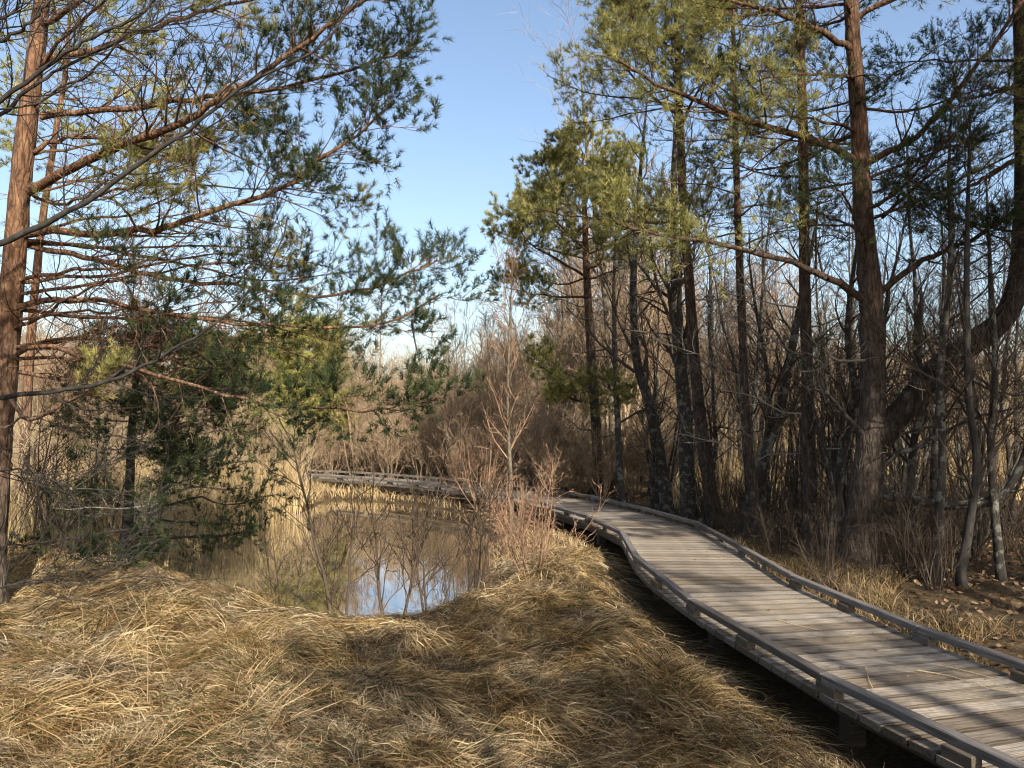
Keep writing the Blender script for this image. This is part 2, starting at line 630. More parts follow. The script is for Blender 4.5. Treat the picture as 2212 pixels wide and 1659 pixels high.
# ------------------------------------------------------------------ pond outline and terrain
WATER_Z = -0.42
POND_PX = [(345, 1232), (410, 1280), (485, 1328), (600, 1366), (720, 1382), (850, 1378), (960, 1352), (1050, 1312), (1105, 1272), (1085, 1225), (1066, 1170),
           (1035, 1128), (985, 1106), (900, 1092), (810, 1084), (735, 1080), (695, 1086), (645, 1108), (570, 1140), (480, 1176), (385, 1203)]
POND = catmull(np.array([G(a, b, WATER_Z) for a, b in POND_PX] + [G(*POND_PX[0], WATER_Z)]), 120)[:-1, :2]


def pond_sd(x, y):
    """signed distance to the shore, negative over the water"""
    x, y = np.asarray(x, dtype=np.float64), np.asarray(y, dtype=np.float64)
    best = np.full(x.shape, 1e9)
    ins = np.zeros(x.shape, dtype=bool)
    n = len(POND)
    for i in range(n):
        a, b = POND[i], POND[(i + 1) % n]
        d = b - a
        t = np.clip(((x - a[0]) * d[0] + (y - a[1]) * d[1]) / max(d @ d, 1e-9), 0, 1)
        best = np.minimum(best, np.hypot(x - a[0] - t * d[0], y - a[1] - t * d[1]))
        if a[1] != b[1]:
            ins ^= ((a[1] > y) != (b[1] > y)) & (x < (b[0] - a[0]) * (y - a[1]) / (b[1] - a[1]) + a[0])
    return np.where(ins, -best, best)


trng = np.random.default_rng(3)
TUS = []
for _ in range(240):
    x, y = trng.uniform(-6.5, 3.0), trng.uniform(1.8, 11.0)
    TUS.append((x, y, trng.uniform(0.18, 0.5), trng.uniform(0.02, 0.15)))
MOUND = [(trng.uniform(-5.5, 2.2), trng.uniform(2.6, 6.6), trng.uniform(0.45, 0.85), trng.uniform(0.05, 0.17)) for _ in range(28)]
TUS = np.array(TUS)


def H_raw(x, y):
    x, y = np.asarray(x, dtype=np.float64), np.asarray(y, dtype=np.float64)
    b = -0.24 + 0.36 * np.exp(-((x + 0.6) ** 2 / 18 + (y - 0.5) ** 2 / 22))
    b = b + 0.06 * vnoise(x, y, 2.3, 1) + 0.055 * vnoise(x, y, 0.8, 2)
    far = np.hypot(x, y)
    b = b + 4.2 * smooth01(26, 90, far) * smooth01(-2, 10, x)
    b = b + 12 * smooth01(90, 600, far)
    for tx, ty, tr, th in list(TUS) + MOUND:
        m = (np.abs(x - tx) < 3 * tr) & (np.abs(y - ty) < 3 * tr)
        if m.any():
            r2 = ((x[m] - tx) ** 2 + (y[m] - ty) ** 2) / (tr * tr)
            b[m] += th * np.exp(-r2 * 1.6)
    near = (far < 40)
    dw = np.full(x.shape, 9.0)
    dw[near] = dist_walk(x[near], y[near])
    b = np.where(dw < 1.7, np.minimum(b, -0.38 + 0.30 * smooth01(0.6, 1.7, dw) + 0.2 * smooth01(14.5, 17, y)), b)
    sdv = np.full(x.shape, 9.0)
    sdv[near] = pond_sd(x[near], y[near])
    shore = WATER_Z + 0.02 + (b - WATER_Z - 0.02) * smooth01(-0.05, 0.55, sdv)
    b = np.where(sdv < 0.55, shore, b)
    b = np.where(sdv < 0, WATER_Z + 0.02 - 0.5 * smooth01(0, 1.2, -sdv) - 0.02, b)
    return b


def axis(lo, hi, step, far):
    a = list(np.arange(lo, hi + 1e-6, step))
    d, s = step, a[-1]
    up = []
    while s < far:
        d *= 1.22
        s += d
        up.append(s)
    d, s = step, a[0]
    dn = []
    while s > -far:
        d *= 1.22
        s -= d
        dn.append(s)
    return np.array(dn[::-1] + a + up)


gx, gy = axis(-9, 8, 0.11, 900), axis(-1, 23, 0.11, 900)
GX, GY = np.meshgrid(gx, gy, indexing='ij')
GZ = H_raw(GX.ravel(), GY.ravel()).reshape(GX.shape)


def H(x, y):
    x, y = np.asarray(x, dtype=np.float64), np.asarray(y, dtype=np.float64)
    i = np.clip(np.searchsorted(gx, x) - 1, 0, len(gx) - 2)
    j = np.clip(np.searchsorted(gy, y) - 1, 0, len(gy) - 2)
    f = (x - gx[i]) / (gx[i + 1] - gx[i])
    g = (y - gy[j]) / (gy[j + 1] - gy[j])
    return (GZ[i, j] * (1 - f) + GZ[i + 1, j] * f) * (1 - g) + (GZ[i, j + 1] * (1 - f) + GZ[i + 1, j + 1] * f) * g


mb = MB()
nx, ny = len(gx), len(gy)
ii, jj = np.meshgrid(np.arange(nx - 1), np.arange(ny - 1), indexing='ij')
a = (ii * ny + jj).ravel()
mb.add(np.stack([GX.ravel(), GY.ravel(), GZ.ravel()], -1), quads=np.stack([a, a + ny, a + ny + 1, a + 1], -1))
tag(mb.build('ground', M['ground']), kind='structure')

mb = MB()
cen = POND.mean(0)
ring = cen + (POND - cen) * 1.0
nrm = norm(np.stack([np.roll(POND, -1, 0)[:, 1] - np.roll(POND, 1, 0)[:, 1], -(np.roll(POND, -1, 0)[:, 0] - np.roll(POND, 1, 0)[:, 0])], -1))
test = pond_sd(POND[:, 0] + nrm[:, 0] * 0.1, POND[:, 1] + nrm[:, 1] * 0.1)
nrm[test < 0] *= -1
outer = POND + nrm * 0.4
wv = np.concatenate([np.column_stack([outer, np.full(len(outer), WATER_Z)]), [[cen[0], cen[1], WATER_Z]]])
k = len(outer)
mb.add(wv, tris=[(i, (i + 1) % k, k) for i in range(k)])
tag(mb.build('pond', M['water'], smooth=False), kind='structure')

# distant hills
mb = MB()
for base, amp, dist, seed in ((14, 7, 520, 4), (20, 8, 760, 5)):
    th = np.linspace(-0.75, 0.75, 160)
    prof = base * dist / 520 * 0.75 + amp * vnoise(th * 9, th * 0, 1, seed) + 2.5 * vnoise(th * 60, th * 0, 1, seed)
    rows = []
    for f, z in ((0.8, 0.0), (0.9, 0.45), (1.0, 1.0), (1.2, 0.8)):
        rows.append(np.stack([np.sin(th) * dist * f, np.cos(th) * dist * f, prof * z - (6 if z == 0 else 0)], -1))
    V = np.concatenate(rows)
    q = []
    for r in range(3):
        for i in range(159):
            q.append((r * 160 + i, r * 160 + i + 1, (r + 1) * 160 + i + 1, (r + 1) * 160 + i))
    mb.add(V, quads=q)
tag(mb.build('hills', M['hill']), kind='structure')

# ------------------------------------------------------------------ boardwalk
walk = empty('boardwalk', (2.3, 6.0, -0.3), 'winding weathered timber boardwalk with low kick rails curving past the pond', 'boardwalk')
W0 = np.array(walk.location)
HALF = 0.70
brng = np.random.default_rng(11)


def box_pts(L, Wd, Ht, bev=0.006):
    """a bevelled-top box centred on x, y with its top at z = 0"""
    x, y = L / 2, Wd / 2
    lo = [(-x, -y, -Ht), (x, -y, -Ht), (x, y, -Ht), (-x, y, -Ht)]
    mi = [(-x, -y, -bev), (x, -y, -bev), (x, y, -bev), (-x, y, -bev)]
    hi = [(-x + bev, -y + bev, 0), (x - bev, -y + bev, 0), (x - bev, y - bev, 0), (-x + bev, y - bev, 0)]
    V = np.array(lo + mi + hi, dtype=np.float64)
    Q = [(3, 2, 1, 0), (8, 9, 10, 11)]
    for r in (0, 4):
        for i in range(4):
            j = (i + 1) % 4
            Q.append((r + i, r + j, r + 4 + j, r + 4 + i))
    return V, Q


def timber(name, mat, a, b, Wd, Ht, parent=None, top=True, roll=0.0):
    """a straight bevelled timber from a to b, whose top centre line runs a-b"""
    a, b = np.asarray(a, float), np.asarray(b, float)
    L = np.linalg.norm(b - a)
    V, Q = box_pts(L, Wd, Ht)
    m = MB()
    m.add(V, quads=Q)
    o = bpy.data.objects.new(name, m.mesh(name, mat, smooth=False))
    COL.objects.link(o)
    c = (a + b) / 2
    d = (b - a) / L
    o.parent = parent
    o.location = c - (W0 if parent is not None else 0)
    o.rotation_euler = (roll, -math.asin(d[2]), math.atan2(d[1], d[0]))
    return o


PITCHP = 0.172
s = 0.05
while s < _len[-1] - 0.3:
    s1 = s + PITCHP
    gap = 0.008
    c0, c1 = along(s + gap), along(s1 - gap)
    r0, r1 = side_of(s + gap), side_of(s1 - gap)
    jl, jr = brng.uniform(-0.005, 0.005, 2)
    cs = [c0 - r0 * (HALF + jl), c0 + r0 * (HALF + jr), c1 + r1 * (HALF + jr), c1 - r1 * (HALF + jl)]
    ctr = sum(cs) / 4
    ax = norm((cs[1] + cs[2]) / 2 - (cs[0] + cs[3]) / 2)
    ay = np.array([-ax[1], ax[0], 0])
    loc = np.array([[(p - ctr) @ ax, (p - ctr) @ ay, 0] for p in cs])
    bev = 0.0015
    V = np.concatenate([loc + [0, 0, -0.042], loc + [0, 0, -bev], loc * (1 - bev / np.array([HALF, PITCHP / 2, 1]))])
    Q = [(3, 2, 1, 0), (8, 9, 10, 11)]
    for r in (0, 4):
        for i in range(4):
            j = (i + 1) % 4
            Q.append((r + i, r + j, r + 4 + j, r + 4 + i))
    m = MB()
    m.add(V, quads=Q)
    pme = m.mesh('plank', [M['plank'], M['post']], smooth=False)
    pme.polygons.foreach_set('material_index', np.array([0, 0] + [1] * 8, dtype=np.int32))     # dirty sawn sides, with the shade of the gaps put into the colour
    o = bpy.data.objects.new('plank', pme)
    COL.objects.link(o)
    o.parent = walk
    o.location = ctr + np.array([0, 0, brng.uniform(-0.0015, 0.0015)]) - W0
    o.rotation_euler = (brng.uniform(-0.006, 0.006), brng.uniform(-0.001, 0.001), math.atan2(ax[1], ax[0]))
    s = s1

RAIL_TOP = 0.115
for sgn, off, ph in ((-1, 0.66, 0.3), (1, 0.66, 1.1)):
    sts = np.arange(ph, _len[-1] - 0.4, 1.92)
    pts = [along(q) + side_of(q) * sgn * off + np.array([0, 0, RAIL_TOP + brng.uniform(-0.006, 0.006)]) for q in sts]
    for i in range(len(sts) - 1):
        a_, b_ = pts[i], pts[i + 1]
        d = norm(b_ - a_)
        timber('rail', M['rail'], a_ + d * 0.003, b_ - d * 0.003, 0.068, 0.05, walk, roll=brng.uniform(-0.02, 0.02))
    for i in range(len(sts)):
        qs = [sts[i] - 0.04] + ([sts[i] + 0.96] if i < len(sts) - 1 else [])
        for q in qs:
            a_ = along(q - 0.085) + side_of(q - 0.085) * sgn * off + np.array([0, 0, RAIL_TOP - 0.053])
            b_ = along(q + 0.085) + side_of(q + 0.085) * sgn * off + np.array([0, 0, RAIL_TOP - 0.053])
            timber('rail_block', M['post'], a_, b_, 0.066, 0.06, walk)
    # edge beam and posts under the deck
    bo = 0.47
    for i in range(len(sts) - 1):
        a_ = along(sts[i]) + side_of(sts[i]) * sgn * bo + np.array([0, 0, -0.05])
        b_ = along(sts[i + 1]) + side_of(sts[i + 1]) * sgn * bo + np.array([0, 0, -0.05])
        d = norm(b_ - a_)
        timber('edge_beam', M['post'], a_ + d * 0.003, b_ - d * 0.003, 0.07, 0.13, walk)
        c_ = along(sts[i] + 0.1) + side_of(sts[i] + 0.1) * sgn * (bo - 0.07)
        m = MB()
        V, Q = box_pts(0.11, 0.11, 0.75)
        m.add(V, quads=Q)
        o = bpy.data.objects.new('post', m.mesh('post', M['post'], smooth=False))
        COL.objects.link(o)
        o.parent = walk
        o.location = c_ + np.array([0, 0, -0.056]) - W0
        o.rotation_euler = (0, 0, math.atan2(*(side_of(sts[i])[[1, 0]])))

# ------------------------------------------------------------------ pines
def limb(parent, origin, rng, pts, r0, r1, bark, twigm, needm, m1=16, m2=5, l1=0.8, l2=0.35, tn=0.45, dead=0.6, ln=0.06, nw=0.0045,
         stations=5, per=8, t0=0.15, up1=0.04, flat=0.35, m3=0, k=18, wob=0.012, sides=6, fine=3):
    """one bough: branch mesh (bough, side shoots) and, as its child, the needles of its green outer part"""
    main = catmull(pts, k)
    L = np.linalg.norm(np.diff(main, axis=0), axis=1).sum()
    w = rng.normal(size=main.shape) * wob * min(1.0, L / 2)
    w[0] = 0
    main = main + w
    R = r0 + (r1 - r0) * np.linspace(0, 1, k) ** 0.8
    mb = MB()
    tubes(mb, main, R, sides, 0.5)
    A, RA, tA = grow(rng, main[None], R[None], m1, t0, 0.99, 0.55, 1.15, lambda t, pl: l1 * (1.15 - 0.55 * t), 6, up1, 0.13, 0.42, 0.0035, flat)
    green = tA > tn + rng.uniform(-0.12, 0.12, len(tA))
    keep = green | (rng.uniform(0, 1, len(tA)) < dead)
    A, RA, green = A[keep], RA[keep], green[keep]
    A = np.concatenate([A, main[None, -6:]])
    RA = np.concatenate([RA, R[None, -6:]])
    green = np.concatenate([green, [True]])
    tubes(mb, A, RA, fine, rng.uniform(0, 1, len(A)), rng)
    Bc, RB, tB = grow(rng, A, RA, m2, 0.25, 1.0, 0.5, 1.0, lambda t, pl: l2 * (0.7 + 0.3 * pl / max(l1, 0.1)) * (1.1 - 0.4 * t), 3, up1 * 1.5 + 0.24, 0.13, 0.6, 0.0028, flat * 0.6)
    gB = np.repeat(green, m2)
    tubes(mb, Bc, RB, 3 if fine > 3 else 2, rng.uniform(0, 1, len(Bc)), rng)
    S = [Bc[gB]]
    if m3:
        C3, R3, _ = grow(rng, Bc, RB, m3, 0.3, 0.9, 0.5, 0.95, l2 * 0.5, 3, 0.3, 0.10, 0.7, 0.0022, 0.2)
        g3 = np.repeat(gB, m3)
        tubes(mb, C3, R3, 2, rng.uniform(0, 1, len(C3)), rng)
        S.append(C3[g3])
    S.append(A[green])
    br = mb.build('branch', [bark if r0 > 0.018 else twigm], parent, origin)
    nb = MB()
    for i, sh in enumerate(S):
        needles(nb, rng, sh, stations, per, ln, nw, 0.62 if i < len(S) - 1 else 0.86, (0.35, 1.25))
    if nb.n:
        n_ = nb.build('needles', needm, br, origin, smooth=False)
        n_.parent = br
    return br


def trunk_mesh(parent, origin, pts, radii, bark, k=26, sides=12, rng=None, flare=0.5, rough=0.05):
    c = catmull(pts, k)
    R = np.interp(np.linspace(0, 1, k), np.linspace(0, 1, len(radii)), radii)
    zz = c[:, 2] - c[0, 2]
    R = R * (1 + flare * np.exp(-np.maximum(zz, 0) / 0.25))
    mb = MB()
    tubes(mb, c, R, sides)
    if rng is not None:
        V = mb.v[0].reshape(k, sides, 3)
        V += ((V - c[:, None, :]) * rng.normal(size=(k, sides, 1)) * rough).astype(np.float32)
    return mb.build('trunk', bark, parent, origin), c, R


def auto_limbs(rng, c, R, n, f0, f1, lfun, elev, **kw):
    """boughs spread round a trunk between the fractions f0 and f1 of its height: list of polylines and radii"""
    out = []
    k = len(c)
    for i in range(n):
        f = f0 + (f1 - f0) * (i + rng.uniform(0, 1)) / n
        x = f * (k - 1)
        j = min(int(x), k - 2)
        st = c[j] + (c[j + 1] - c[j]) * (x - j)
        az = i * 2.4 + rng.uniform(-0.5, 0.5)
        if 'az' in kw and rng.uniform() < kw.get('bias', 0.5):
            az = kw['az'] + rng.normal() * 0.7
        L = lfun((f - f0) / (f1 - f0)) * rng.uniform(0.7, 1.2)
        e0 = elev((f - f0) / (f1 - f0)) + rng.normal() * 0.1
        d = np.array([math.cos(az), math.sin(az), 0.0])
        pts = [st]
        for q in (0.3, 0.65, 1.0):
            sag = -0.25 * e0 * q * q
            pts.append(st + d * L * q * math.cos(e0) + np.array([0, 0, L * (q * math.sin(e0) + 0.10 * q * q + sag)]) + rng.normal(size=3) * 0.04 * L)
        out.append((np.array(pts), max(0.012, R[j] * 0.32 * (0.6 + 0.4 * L / 2)), f))
    return out


# --- the tall pine at the left edge
rng = np.random.default_rng(21)
YL = 7.6
b0 = P(-22, 1120, YL)
b0[2] = H(b0[0], b0[1]) - 0.05
pl = empty('pine_tree', b0, 'tall orange-barked pine at the left edge reaching long boughs over the pond', 'tree', 'pines near the pond')
tp = [b0, P(-6, 980, YL), P(10, 800, YL), P(26, 620, YL), P(42, 420, YL), P(62, 240, YL), P(82, 80, YL), P(95, -60, YL), P(105, -260, YL), P(110, -480, YL)]
trunk_mesh(pl, b0, tp, [0.125, 0.118, 0.112, 0.106, 0.096, 0.087, 0.076, 0.065, 0.05, 0.02], M['pine_left'], 40, 14, rng)
O = b0
LB = [  # (pixel path with depth, radius at the trunk, radius at the tip, length of the side shoots, green from)
    ([(62, 412, 7.5), (150, 370, 7.3), (250, 318, 7.1), (340, 288, 6.9), (430, 245, 6.8), (500, 200, 6.7), (590, 140, 6.6), (660, 90, 6.5), (740, 35, 6.4), (840, -20, 6.4)], 0.046, 0.012, 0.9, 0.55),
    ([(88, 252, 7.6), (167, 243, 7.6), (277, 233, 7.5), (383, 217, 7.4), (467, 207, 7.3), (567, 197, 7.2), (680, 170, 7.1), (790, 140, 7.0), (880, 110, 7.0)], 0.036, 0.009, 0.75, 0.45),
    ([(50, 508, 7.6), (200, 505, 7.4), (300, 500, 7.2), (370, 490, 7.1), (430, 465, 7.0), (520, 440, 6.9), (600, 410, 6.8), (660, 370, 6.8), (710, 330, 6.7), (790, 280, 6.7), (845, 215, 6.7)], 0.040, 0.009, 0.75, 0.5),
    ([(60, 530, 7.7), (167, 553, 7.6), (233, 566, 7.5), (310, 590, 7.4), (393, 606, 7.3), (483, 613, 7.3), (567, 621, 7.2), (667, 638, 7.1), (760, 632, 7.1), (860, 600, 7.0), (950, 560, 7.0)], 0.032, 0.008, 0.8, 0.5),
    ([(30, 662, 7.6), (83, 651, 7.5), (150, 648, 7.3), (233, 650, 7.2), (310, 668, 7.1), (400, 681, 7.0), (483, 698, 6.9), (567, 703, 6.9), (733, 705, 6.8), (850, 690, 6.8), (945, 640, 6.8)], 0.034, 0.008, 0.7, 0.5),
    ([(12, 765, 7.6), (67, 753, 7.5), (133, 753, 7.4), (183, 770, 7.3), (250, 786, 7.2), (350, 816, 7.0), (467, 850, 6.8), (567, 870, 6.7), (667, 880, 6.6), (760, 885, 6.5), (860, 888, 6.4), (950, 862, 6.4)], 0.028, 0.007, 0.6, 0.5),
    ([(88, 130, 7.6), (200, 105, 7.6), (330, 60, 7.5), (430, 25, 7.5), (520, 5, 7.4), (640, -25, 7.3)], 0.036, 0.010, 0.75, 0.35),
    ([(70, 330, 7.6), (140, 300, 7.9), (230, 300, 8.2), (320, 330, 8.5), (420, 350, 8.8)], 0.026, 0.008, 0.7, 0.4),
    ([(55, 415, 7.7), (130, 440, 7.4), (220, 420, 7.0), (330, 400, 6.7)], 0.022, 0.007, 0.6, 0.55),
    ([(20, 640, 7.6), (-60, 600, 7.8), (-160, 560, 8.0)], 0.03, 0.01, 0.6, 0.4),
    ([(85, 60, 7.6), (160, 10, 7.3), (260, -60, 7.0), (360, -140, 6.8)], 0.036, 0.010, 0.8, 0.4),
    ([(92, 0, 7.6), (40, -70, 7.4), (-60, -160, 7.2)], 0.036, 0.010, 0.8, 0.4),
    ([(20, 860, 7.6), (60, 905, 7.3), (120, 890, 7.0), (160, 860, 6.8), (210, 850, 6.7)], 0.026, 0.008, 0.4, 0.95),
    ([(98, -120, 7.6), (220, -170, 7.8), (380, -230, 8.0), (520, -300, 8.0)], 0.034, 0.010, 0.8, 0.3),
    ([(100, -200, 7.6), (10, -280, 7.9), (-120, -330, 8.1)], 0.034, 0.010, 0.8, 0.3),
]
for path, r0, r1, l1, tn in LB:
    pts = np.array([P(*q) for q in path])
    long = len(path) > 7
    limb(pl, O, rng, pts, r0, r1, M['pine_left'], M['twig_pine'], M['needle_shaded'] if long else M['needle'], m1=40 if long else 18, m2=7, l1=l1, l2=0.3, tn=tn - 0.06,
         dead=0.9, ln=0.066, nw=0.0054, stations=4, per=11, t0=0.12, up1=0.05, flat=0.3, m3=1, k=26 if long else 16)
tl = catmull(tp, 60)
for i in range(22):
    f = rng.uniform(0.22, 0.82)
    st = tl[int(f * 59)]
    az = rng.uniform(-0.75, 0.75)
    L = rng.uniform(1.4, 3.4)
    e0 = rng.uniform(-0.1, 0.28)
    d = np.array([math.cos(az), math.sin(az), 0])
    pts = [st] + [st + d * L * q * math.cos(e0) + np.array([0, 0, L * (math.sin(e0) * q + rng.uniform(-0.12, 0.12) * q * q)]) + rng.normal(size=3) * 0.05 for q in (0.33, 0.66, 1.0)]
    limb(pl, O, rng, np.array(pts), rng.uniform(0.014, 0.026), 0.005, M['pine_left'], M['twig_pine'], M['needle'] if i % 2 else M['needle_shaded'], m1=18, m2=6, l1=0.65, l2=0.3, tn=rng.uniform(0.6, 1.1),
         dead=1.0, ln=0.068, nw=0.005, stations=5, per=9, t0=0.1, up1=0.03, flat=0.25, m3=1, k=14, sides=5)
# a broken twig hanging under one bough tip
mb = MB()
hp = catmull([P(890, 690, 6.8), P(893, 720, 6.8), P(905, 780, 6.8)], 6)
tubes(mb, hp, np.linspace(0.012, 0.004, 6), 5)
mb.build('hanging_twig', M['bark_grey'], pl, O)

# --- bare broad-leaved tree just left of the frame, grey boughs crossing in front of the pine
rng = np.random.default_rng(33)
YG = 5.6
g0 = P(-260, 1240, YG)
g0[2] = H(g0[0], g0[1]) - 0.05
gt = empty('broadleaf_tree', g0, 'bare grey-barked broad-leaved tree whose smooth boughs slant up in front of the left pine', 'tree')
gp = [g0, P(-240, 1000, YG), P(-215, 800, YG), P(-190, 600, YG), P(-180, 380, YG), P(-170, 150, YG), P(-160, -150, YG)]
trunk_mesh(gt, g0, gp, [0.13, 0.12, 0.11, 0.10, 0.085, 0.07, 0.03], M['bark_grey'], 24, 12, rng)
GB = [
    ([(-210, 620, 5.6), (-100, 560, 5.6), (0, 525, 5.6), (83, 490, 5.6), (150, 452, 5.6), (220, 413, 5.6), (333, 330, 5.6), (397, 287, 5.6), (470, 228, 5.6), (560, 165, 5.6), (667, 122, 5.6), (720, 68, 5.6), (760, 10, 5.7)], 0.034, 0.007),
    ([(-190, 350, 5.6), (-80, 270, 5.5), (0, 217, 5.5), (133, 123, 5.5), (213, 73, 5.5), (283, 43, 5.5), (340, -5, 5.5)], 0.026, 0.010),
    ([(-190, 430, 5.6), (-80, 330, 5.7), (0, 250, 5.8), (67, 187, 5.8), (140, 147, 5.9), (300, 62, 5.9), (420, 10, 6.0)], 0.024, 0.009),
    ([(-215, 900, 5.6), (-100, 870, 5.7), (7, 858, 5.8), (67, 850, 5.8), (133, 846, 5.9), (187, 836, 5.9), (247, 820, 5.9), (300, 796, 6.0), (350, 770, 6.0), (400, 740, 6.0), (467, 696, 6.0), (517, 653, 6.1), (567, 596, 6.1), (600, 550, 6.1), (625, 470, 6.2)], 0.026, 0.006),
    ([(-200, 280, 5.6), (-90, 160, 5.5), (0, 92, 5.5), (67, 43, 5.5), (125, -10, 5.5)], 0.024, 0.010),
    ([(-170, 150, 5.6), (-60, 80, 5.7), (20, 30, 5.8), (60, -30, 5.8)], 0.024, 0.010),
    ([(-215, 1060, 5.6), (-90, 1030, 5.7), (10, 1015, 5.8), (80, 1025, 5.8), (140, 1048, 5.8), (260, 1060, 5.9)], 0.014, 0.004),
    ([(-215, 1290, 5.6), (-90, 1270, 5.7), (0, 1268, 5.7), (60, 1258, 5.7), (150, 1263, 5.8), (230, 1255, 5.8)], 0.014, 0.004),
]
for path, r0, r1 in GB:
    pts = np.array([P(*q) for q in path])
    main = catmull(pts, 28)
    R = 0.8 * (r0 + (r1 - r0) * np.linspace(0, 1, 28))
    mb = MB()
    main[1:] += rng.normal(size=main[1:].shape) * 0.008
    tubes(mb, main, R, 8)
    A, RA, tA = grow(rng, main[None], R[None], 14, 0.25, 0.97, 0.5, 1.0, lambda t, pl_: 0.85, 7, 0.10, 0.14, 0.42, 0.0045, 0.2)
    tubes(mb, A, RA, 4, 0.3, rng)
    B2, RB, _ = grow(rng, A, RA, 8, 0.2, 1.0, 0.45, 0.95, 0.32, 5, 0.06, 0.16, 0.6, 0.003)
    tubes(mb, B2, RB, 3, 0.3, rng)
    mb.build('branch', M['bark_grey'], gt, g0)


def built_pine(name, label, path, radii, bark, needm, seed, n, f0, f1, lfun, elev, nl_f=0.35, group='pines near the pond', dead_n=8, dead_len=1.0, m1=10, m2=5, ln=0.08, nw=0.008,
               stations=4, per=7, l1=0.6, l2=0.3, m3=0, tn=0.35, extra=(), **kw):
    rng = np.random.default_rng(seed)
    pts = [np.asarray(p, float) for p in path]
    base = pts[0]
    e = empty(name, base, label, 'tree', group)
    _, c, R = trunk_mesh(e, base, pts, radii, bark, 34, 10, rng)
    for pts_, r_, f in auto_limbs(rng, c, R, n, f0, f1, lfun, elev, **kw):
        limb(e, base, rng, pts_, r_, 0.006, bark, M['twig_pine'], needm, m1=m1, m2=m2, l1=l1, l2=l2, tn=tn, ln=ln, nw=nw, stations=stations, per=per, m3=m3, k=9, sides=5, t0=0.2, flat=0.4)
    if dead_n:
        for pts_, r_, f in auto_limbs(rng, c, R, dead_n, 0.12, f0 + 0.1, lambda q: dead_len, lambda q: 0.15):
            limb(e, base, rng, pts_, r_ * 0.7, 0.004, M['bark_dark'], M['twig_dead'], needm, m1=8, m2=4, l1=l1 * 0.8, l2=0.3, tn=9, dead=1.0, k=9, sides=4, t0=0.2, stations=2, per=1)
    return e, base, c, R


def foot(px, py, Y):
    p = P(px, py, Y)
    p[2] = H(p[0], p[1]) - 0.05
    return p


# --- the big forked pine on the right
rng = np.random.default_rng(41)
YM = 9.5
m0 = foot(1848, 1235, YM)
pm = empty('pine_tree', m0, 'big forked pine with a thick second stem sweeping up to the right edge', 'tree', 'pines near the pond')
mp = [m0, P(1868, 1060, YM), P(1884, 900, YM), P(1886, 750, YM), P(1880, 640, YM), P(1870, 520, YM), P(1860, 380, YM), P(1854, 250, YM), P(1845, 120, YM), P(1838, 0, YM), P(1826, -200, YM), P(1815, -420, YM), P(1810, -600, YM)]
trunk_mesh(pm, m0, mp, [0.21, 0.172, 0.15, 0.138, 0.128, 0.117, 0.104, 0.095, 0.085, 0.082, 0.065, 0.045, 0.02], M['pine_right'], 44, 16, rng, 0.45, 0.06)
sp = [P(1898, 945, YM), P(1935, 905, YM - 0.05), P(1985, 845, YM - 0.15), P(2050, 775, YM - 0.2), P(2110, 735, YM - 0.25), P(2165, 690, YM - 0.3), P(2200, 610, YM - 0.3), P(2212, 480, YM - 0.3), P(2210, 330, YM - 0.3), P(2208, 150, YM - 0.3), P(2200, -60, YM - 0.3), P(2195, -350, YM - 0.3)]
st_c = catmull(sp, 30)
st_r = np.interp(np.linspace(0, 1, 30), [0, 0.1, 0.4, 0.6, 0.8, 1], [0.17, 0.145, 0.13, 0.115, 0.085, 0.03])
mb = MB()
tubes(mb, st_c + rng.normal(size=st_c.shape) * 0.006, st_r, 12)
mb.build('second_stem', M['pine_stem'], pm, m0)
